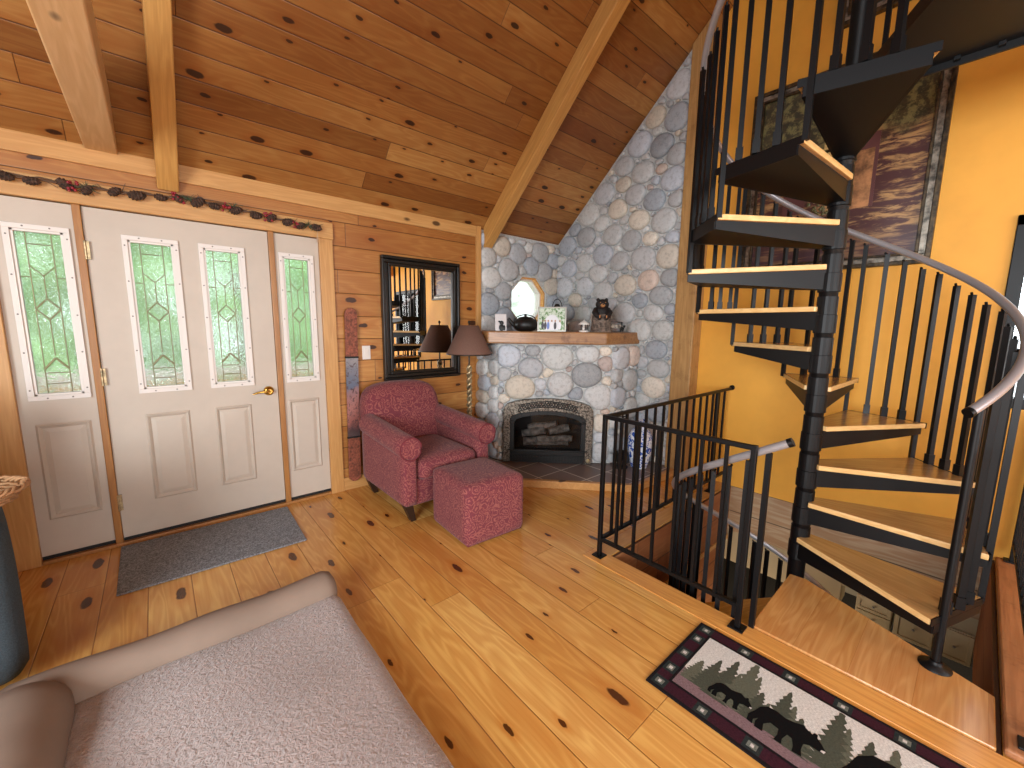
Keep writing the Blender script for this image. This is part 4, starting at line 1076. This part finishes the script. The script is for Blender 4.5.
# ---------------------------------------------------------------- dog bed
db = thing('dog_bed', 'large mauve fleece dog bed with taupe bolsters', 'dog bed', (.1, 1.25, 0))
def wavy(p):
    p = Vector(p)
    if p.z > 0: p.z += .006*math.sin(p.x*9+p.y*4)+.005*math.sin(p.y*13-p.x*5)
    return p
MB().rbox((.0, -.10, .055), (.95, 1.62, .105), .05, 24, fn=wavy, bulge=(0, 0, .03)).build('fleece_cushion', 'fleece', db)
bo = MB(); N = 30
pts = []; rs = []
for i in range(N+1):
    t = i/N; x = -.56+.985*t; pts.append((x, .745-.012*math.sin(t*3), .10)); rs.append(.086+.004*math.sin(t*14))
pts = [(-.60, .70, .11)]+pts+[(.455, .74, .10), (.47, .74, .10)]; rs = [.08]+rs+[.078, .05]
bo.tube(pts, rs, 24); bo.build('rear_bolster', 'suede', db)
bo = MB(); pts = []; rs = []
for i in range(N+1):
    t = i/N; pts.append((-.53+.01*math.sin(t*4), .66-1.55*t, .12)); rs.append(.115+.006*math.sin(t*17)+.003*math.sin(t*41))
pts = [(-.53, .69, .12)]+pts+[(-.53, -.93, .12)]; rs = [.09]+rs+[.06]
bo.tube(pts, rs, 24); bo.build('side_bolster', 'suede', db)

# ---------------------------------------------------------------- recliner at left edge, with basket
rc = thing('recliner', 'slate blue upholstered recliner cut by the left edge', 'armchair', (-.885, 2.50, 0), math.radians(13))
MB().rbox((-.02, -.02, .22), (.62, .66, .34), .05, 10, bulge=(.01, .01, 0)).build('seat_base', 'denim', rc)
MB().rbox((-.05, -.04, .43), (.50, .60, .14), .05, 10, bulge=(0, 0, .02)).build('seat_cushion', 'denim', rc)
MB().rbox((.27, .0, .375), (.17, .74, .65), .07, 12, bulge=(.012, 0, .01)).build('arm', 'denim', rc)
MB().rbox((-.36, .0, .375), (.17, .74, .65), .07, 12, bulge=(.012, 0, .01)).build('arm', 'denim', rc)
MB().rbox((-.04, .31, .68), (.60, .20, .74), .09, 12, bulge=(0, .02, 0)).build('backrest', 'denim', rc)
M['wicker'] = plain('pale_wicker', '#a9805a', .7)
wb = thing('wicker_basket', 'round wicker basket resting on the recliner arm', 'basket', (-.565, 2.38, .716))
w_ = MB(); MBn = 4
for i in range(MBn):
    z = .008+i*.0115; R_ = .105+.02*i/MBn
    w_.tube([((R_+.004*(-1)**(k+i))*math.cos(2*PI*k/36), (R_+.004*(-1)**(k+i))*math.sin(2*PI*k/36), z) for k in range(36)], .0062, 5, closed=True)
w_.lathe([(.002, .002), (.1, .004), (.1, .01), (.002, .01)], n=24); w_.build('woven_body', 'wicker', wb)
rm = MB()
for ph in (0, PI/2, PI): rm.tube([((.136+.009*math.cos(k*.9+ph))*math.cos(2*PI*k/70), (.136+.009*math.cos(k*.9+ph))*math.sin(2*PI*k/70), .056+.009*math.sin(k*.9+ph)) for k in range(70)], .006, 5, closed=True)
rm.build('braided_rim', 'wicker', wb)

# ---------------------------------------------------------------- things on the mantel (top z 1.31), facing the room along dN
MZ = 1.351
def mpos(px_u, n=0.0): return px_u
aF = math.radians(-45)       # local -Y faces the room
def mthing(name, label, cat, x, y, rz=0): return thing(name, label, cat, (x, y, MZ), aF+rz)
M['photo_grey'] = plain('pale_photo_paper', '#c8c4c4', .4)
M['silver'] = plain('silver_frame', '#b4b2aa', .3, .7)
tk = mthing('picture_tile', 'small white tile with a dark figure at the left end of the mantel', 'ornament', 2.485, 3.02, .25)
mx = Matrix.Rotation(math.radians(-6), 4, 'X')
MB().box(-.055, .055, -.006, .006, 0, .16, 0, mx).build('tile_body', 'photo_grey', tk, bevel=.004)
fg = MB(); fg.ball((.005, -.009, .075), (.020, .004, .022), 12, 0, mx); fg.ball((.005, -.009, .032), (.026, .004, .032), 12, 0, mx); fg.ball((.03, -.009, .03), (.012, .004, .025), 10, 0, mx); fg.ball((-.018, -.009, .088), (.01, .004, .01), 8, 0, mx)
fg.build('dark_figure', 'iron', tk)
kt = mthing('cast_iron_kettle', 'black cast iron kettle on the mantel below the octagonal window', 'kettle', 2.675, 2.885)
MB().lathe([(.06, 0), (.085, .008), (.11, .03), (.118, .06), (.108, .095), (.085, .115), (.07, .12), (.072, .126), (.05, .134), (.012, .14), (.012, .15), (.016, .158), (.002, .165)], n=32).build('body', 'iron', kt)
MB().tube([(-.095, 0, .05), (-.13, 0, .075), (-.15, 0, .105), (-.165, 0, .12)], [.024, .018, .013, .012], 14).build('spout', 'iron', kt)
MB().tube([(.10*math.cos(t*PI/14), 0, .10+.055*math.sin(t*PI/14)) for t in range(15)], .005, 8).build('bail_handle', 'iron', kt)
# wedding photo: generic blobs of colour
pf = mthing('framed_photograph', 'silver framed wedding photograph on the mantel', 'photograph', 2.80, 2.66, -.12)
mx = Matrix.Rotation(math.radians(-9), 4, 'X'); f_ = MB(); a, b, wv = .134, .232, .014
f_.box(-a, a, -.008, .008, 0, wv, 0, mx); f_.box(-a, a, -.008, .008, b-wv, b, 0, mx); f_.box(-a, -a+wv, -.008, .008, wv, b-wv, 0, mx); f_.box(a-wv, a, -.008, .008, wv, b-wv, 0, mx)
f_.build('frame', 'silver', pf, bevel=.002)
def photomat():
    g = NT('garden_wedding_print'); v, xyz = g.coord(); n = g.noise(v, 38, 4, .7)
    col = g.mix(g.step(n, .45, .6), lin('#c8d4c4'), lin('#5f8a4e'))
    arch_ = g.math('SQRT', g.math('ADD', g.math('POWER', g.math('DIVIDE', xyz[0], .075), 2.0), g.math('POWER', g.math('DIVIDE', g.math('SUBTRACT', xyz[2], .06), .10), 2.0)))
    col = g.mix(g.step(arch_, 1.05, .9), col, lin('#dcdfe4')); g.set(col, .3); return g.m
M['photo'] = photomat(); M['p_dark'] = plain('print_dark', '#3c3840', .4); M['p_blue'] = plain('print_blue', '#6c84c4', .4); M['p_white'] = plain('print_white', '#e4e4ea', .4); M['p_skin'] = plain('print_skin', '#b08a74', .4)
ph = MB(); ph.box(-a+wv, a-wv, .0, .004, wv, b-wv, 0, mx)
def blob(x, z, rx, rz, mi):
    n = 14; ph.add([mx @ Vector((x+rx*math.cos(2*PI*k/n), -.0008-.0001*mi, z+rz*math.sin(2*PI*k/n))) for k in range(n)], [tuple(range(n))], mi)
for x, c in ((-.085, 1), (-.06, 1), (-.033, 2), (.0, 3), (.032, 1), (.075, 3)):
    blob(x, .055, .013, .036, c); blob(x, .10, .008, .010, 4)
ph.build('print', ['photo', 'p_dark', 'p_blue', 'p_white', 'p_skin'], pf)
MB().box(-.09, -.085, .012, .08, 0, .14).build('easel_leg', 'dark', pf)
ln_ = mthing('metal_lantern', 'dark metal lantern with ring handle behind the picture frame', 'lantern', 3.02, 2.80)
MB().lathe([(.06, 0), (.06, .02), (.05, .025), (.05, .15), (.062, .155), (.058, .17), (.03, .215), (.028, .235), (.034, .24), (.02, .265), (.004, .27)], n=24).build('body', 'iron', ln_)
MB().tube([(.05*math.cos(t*PI/16), 0, .215+.10*math.sin(t*PI/16)) for t in range(17)], .004, 8).build('ring_handle', 'iron', ln_)
cz = mthing('carousel_ornament', 'small white mushroom topped ornament left of the bear figurine', 'ornament', 3.02, 2.455)
M['porc'] = plain('white_porcelain', '#d8d4ce', .3)
MB().lathe([(.045, 0), (.045, .01), (.034, .016), (.03, .018)], n=20).build('base', 'porc', cz)
MB().lathe([(.05, .068), (.052, .074), (.036, .092), (.012, .102), (.004, .112)], n=20).build('canopy', 'porc', cz)
for k in range(5):
    t = k*2*PI/5; MB().tube([(.03*math.cos(t), .03*math.sin(t), .015), (.03*math.cos(t), .03*math.sin(t), .07)], .005, 8).build('column', 'legwood', cz)
sn = MB(); sn.ball((0, 0, .03), .02, 12); sn.ball((0, 0, .055), .013, 10); so_ = sn.build('figure', 'porc', cz)
brn = mthing('bear_figurine', 'carved black bear hugging a tree stump on the mantel', 'figurine', 3.135, 2.345)
M['bark'] = plain('grey_bark', '#6e6056', .9, nscale=40, namt=.35, bump=1.0); M['fur'] = plain('black_bear_fur', '#1a1312', .7, nscale=120, namt=.4, bump=.6); M['muzzle'] = plain('tan_muzzle', '#b07a4a', .6)
stp = MB(); n = 26
prof = [(.098, 0), (.094, .03), (.088, .08), (.086, .14), (.08, .165), (.02, .168)]
stp.lathe(prof, n=26); stp.v = [(x*(1+.05*math.sin(9*math.atan2(y, x))), y*.8*(1+.05*math.sin(9*math.atan2(y, x))), z) for x, y, z in stp.v]; stp.build('stump', 'bark', brn)
bb = MB(); bb.ball((0, .012, .17), (.078, .055, .085), 18); bb.ball((0, -.012, .252), (.062, .05, .05), 18)
for sx in (-1, 1):
    bb.ball((sx*.038, 0, .295), (.017, .01, .017), 12); bb.tube([(sx*.05, .01, .205), (sx*.066, -.03, .18), (sx*.05, -.07, .15), (sx*.03, -.08, .135)], [.028, .028, .024, .018], 14); bb.ball((sx*.032, -.082, .132), (.02, .018, .022), 12)
bb.build('body', 'fur', brn)
mz = MB(); mz.ball((0, -.055, .243), (.022, .02, .017), 14); mz.ball((-.02, -.05, .268), (.009, .006, .006), 8); mz.ball((.02, -.05, .268), (.009, .006, .006), 8); mz.build('muzzle', 'muzzle', brn)
MB().ball((0, -.076, .25), (.007, .005, .005), 10).build('nose', 'iron', brn)
for sx in (-1, 1): MB().ball((sx*.03, -.101, .142), (.006, .004, .016), 8).build('paw_pad', 'muzzle', brn)
sg = mthing('metal_moose_sled', 'small dark metal sled ornament at the right end of the mantel', 'ornament', 3.33, 2.325)
s2 = MB()
for y in (-.02, .02): s2.tube([(-.075, y, .012), (.05, y, .006), (.075, y, .02), (.08, y, .05)], .003, 6); s2.tube([(-.07, y, .012), (-.075, y, .10), (.06, y, .095)], .003, 6); s2.tube([(.05, y, .01), (.06, y, .095)], .003, 6)
s2.build('wire_frame', 'iron', sg)
MB().box(-.065, .05, -.015, .015, .035, .075).build('bed', 'speck', sg, bevel=.003)
s3 = MB(); s3.ball((.06, 0, .035), (.022, .012, .015), 12); s3.ball((.083, 0, .055), (.012, .008, .011), 10)
for q in (-.012, .012): s3.tube([(.06+q, 0, .03), (.06+q, 0, 0)], .004, 6)
s3.build('animal', 'iron', sg)

# ---------------------------------------------------------------- hearth things
def vasemat():
    g = NT('blue_white_porcelain'); v, _ = g.coord(); n = g.noise(v, 22, 3, .6, 1.5); vo = g.n('ShaderNodeTexVoronoi', {'Vector': v, 'Scale': 26.0}).outputs['Distance']
    col = g.mix(g.step(n, .49, .54), lin('#dfe6f0'), lin('#2c56b0')); col = g.mix(g.step(vo, .22, .16), col, lin('#3c6cc4')); g.set(col, .12, spec=.6); return g.m
M['vase'] = vasemat()
va = thing('porcelain_vase', 'blue and white porcelain vase standing on the hearth behind the railing', 'vase', (3.44, 2.06, .062))
MB().lathe([(.075, 0), (.08, .01), (.10, .10), (.118, .22), (.115, .30), (.085, .36), (.045, .395), (.04, .43), (.058, .455), (.055, .46), (.036, .43)], n=36).build('body', 'vase', va)
ft = thing('fireplace_tool_stand', 'black iron tool stand on the hearth between fireplace and vase', 'fireplace tools', (3.285, 2.165, .062))
MB().lathe([(.07, 0), (.07, .012), (.02, .02)], n=24).build('base', 'iron', ft); MB().tube([(0, 0, .02), (0, 0, .52)], .008, 10).build('stand_rod', 'iron', ft)
for t in range(4):
    c, s_ = math.cos(t*PI/2+.4), math.sin(t*PI/2+.4)
    q = MB(); q.tube([(c*.05, s_*.05, .49), (c*.05, s_*.05, .12)], .006, 8); q.rbox((c*.05, s_*.05, .10), (.055, .03, .11), .01, 4); q.build('tool', 'iron', ft)
MB().tube([(.05*math.cos(t*PI/8), .05*math.sin(t*PI/8), .49) for t in range(16)], .006, 8, closed=True).build('ring', 'iron', ft)

# ---------------------------------------------------------------- paintings on the yellow wall
def painting(name, label, y0, y1, z0, z1, seed):
    p = thing(name, label, 'painting', (WX1, (y0+y1)/2, (z0+z1)/2)); h, v = (y1-y0)/2, (z1-z0)/2
    g = NT('painted_canvas_%d' % seed); vv, xyz = g.coord()
    st_ = g.n('ShaderNodeMapping', {'Vector': vv, 'Rotation': (.6, 0, 0), 'Scale': (1, 4, 16)}).outputs[0]
    n1 = g.noise(st_, 1.2, 5, .7, .5); n2 = g.noise(vv, 16+seed, 5, .75); n3 = g.noise(vv, 3.1, 3, .5)
    col = g.mix(g.step(n1, .45, .62), lin('#4a2c2c'), lin('#b08a5c'))
    up = g.step(g.math('ADD', xyz[2], g.math('MULTIPLY', g.math('SUBTRACT', n3, .5), .9)), .05, .28)
    fol = g.mix(g.step(n2, .45, .6), lin('#2c3022'), lin('#78764c'))
    col = g.mix(g.math('MULTIPLY', up, .9), col, fol)
    low = g.step(g.math('ADD', xyz[2], g.math('MULTIPLY', n3, .2)), -.30, -.45)
    path = g.mix(g.step(g.noise(g.n('ShaderNodeMapping', {'Vector': vv, 'Scale': (1, 3, 30)}).outputs[0], 1, 4, .6), .45, .62), lin('#4a3238'), lin('#8a6a50'))
    col = g.mix(low, col, path)
    g.set(col, .35); g.bump(n1, .2, .004)
    c = MB(); c.box(-.018, -.012, -h+.07, h-.07, -v+.07, v-.07, 0)
    if seed == 1:      # pale columns, garden wall and doorway of the courtyard scene
        for (a, b, z_0, z_1, mi) in ((.0, .10, -.20, .16, 1), (-.03, .12, .14, .17, 1), (.02, .07, .17, .24, 1), (-.24, -.06, -.28, .20, 2), (-.22, -.10, -.28, .10, 3), (.16, .30, -.26, .02, 2)): c.box(-.020-.0005*mi, -.018, a, b, z_0, z_1, mi)
        for q in range(60):
            a, z_ = rnd.uniform(-.02, .14), rnd.uniform(-.33, -.13); c.ball((-.021, a, z_), (.002, .012, .010), 6, 4)
    c.build('canvas', [g.m, plain('ochre_pillar_paint', '#c8ac70', .4), plain('mauve_wall_paint', '#5c3838', .4), plain('sunlit_door_paint', '#a87850', .4, nscale=14, namt=.35), plain('bush_green_paint', '#5c5a38', .4)], p)
    f = MB()
    for (a, b, x) in ((0, .025, -.05), (.025, .06, -.035), (.06, .075, -.045)):
        mi = 1 if a == .025 else 0
        f.box(x, 0, -h+a, h-a, v-b, v-a, mi); f.box(x, 0, -h+a, h-a, -v+a, -v+b, mi); f.box(x, 0, -h+a, -h+b, -v+b, v-b, mi); f.box(x, 0, h-b, h-a, -v+b, v-b, mi)
    f.build('frame', [plain('mottled_bronze_frame', '#4a3c28', .45, .4, nscale=30, namt=.45), plain('worn_silver_frame', '#8c8478', .4, .5, nscale=24, namt=.4)], p, bevel=.003)
painting('framed_painting', 'large framed painting of a courtyard garden behind the stairs', .285, 1.41, 1.83, 3.22, 1)
painting('framed_painting', 'dark framed painting high on the yellow wall, above the courtyard painting', .02, .925, 3.47, 4.25, 2)

# ---------------------------------------------------------------- outside
M['lawn'] = plain('lawn', '#8fb070', .9, nscale=6, namt=.15); M['leafg'] = plain('tree_leaves', '#b2dc98', .8, nscale=3, namt=.3); M['porch'] = plain('porch_wood', '#e0b888', .7); M['conc'] = plain('pale_deck', '#e8e0dc', .8)
struct(MB().box(-14, 12, 3.7, 16, -.6, -.5).build('ground_outside', 'lawn'), 'lawn outside the front door', 'ground')
struct(MB().box(-3, 4.5, 3.6, 5.2, -.2, -.1).build('floor_porch', 'conc'), 'pale porch floor outside the door', 'floor')
pr_ = thing('porch_railing', 'tan wooden porch railing outside, seen through the door glass', 'railing', (0, 5.1, -.1))
MB().box(-3, 4.5, -.05, .05, .98, 1.07).build('top_rail', 'conc', pr_); MB().box(-3, 4.5, -.02, .02, .82, .94).build('middle_rail', 'porch', pr_); MB().box(-3, 4.5, -.02, .02, .1, .16).build('bottom_rail', 'porch', pr_)
for i in range(30): MB().box(-2.9+i*.25, -2.83+i*.25, -.015, .015, .12, .98).build('picket', 'porch', pr_)
for i, (x, y, r) in enumerate(((-5.2, 9, 2.1), (-1.9, 8.2, 1.9), (1.2, 9.4, 2.2), (3.6, 12.2, 2.0), (7.5, 11.5, 2.2), (-10.5, 10.5, 2.5))):
    t = thing('leafy_tree', ['leafy green tree outside, far left of the door glass', 'leafy green tree outside, behind the left sidelight', 'leafy green tree outside, behind the door glass', 'leafy green tree outside, behind the right sidelight', 'leafy green tree outside, right of the door', 'leafy green tree outside, furthest left'][i], 'tree', (x, y, -.5), 0, 'trees outside')
    MB().tube([(0, 0, 0), (.05, 0, 1.5), (0, .05, 3)], [.16, .12, .08], 10).build('trunk', 'twig', t)
    c = MB()
    for _ in range(900):
        a, b = rnd.uniform(0, 2*PI), math.acos(rnd.uniform(-1, 1)); R_ = r*rnd.uniform(.55, 1.0)
        p = Vector((R_*math.sin(b)*math.cos(a), R_*math.sin(b)*math.sin(a), 2.4+R_*1.2*math.cos(b)))
        u = Vector((rnd.gauss(0, 1), rnd.gauss(0, 1), rnd.gauss(0, 1))).normalized(); v_ = u.orthogonal().normalized(); s_ = rnd.uniform(.16, .30)
        if p.z < .1: continue
        c.add([p-u*s_, p+v_*s_*.5, p+u*s_, p-v_*s_*.5], [(0, 1, 2, 3)])
    c.build('crown', 'leafg', t)
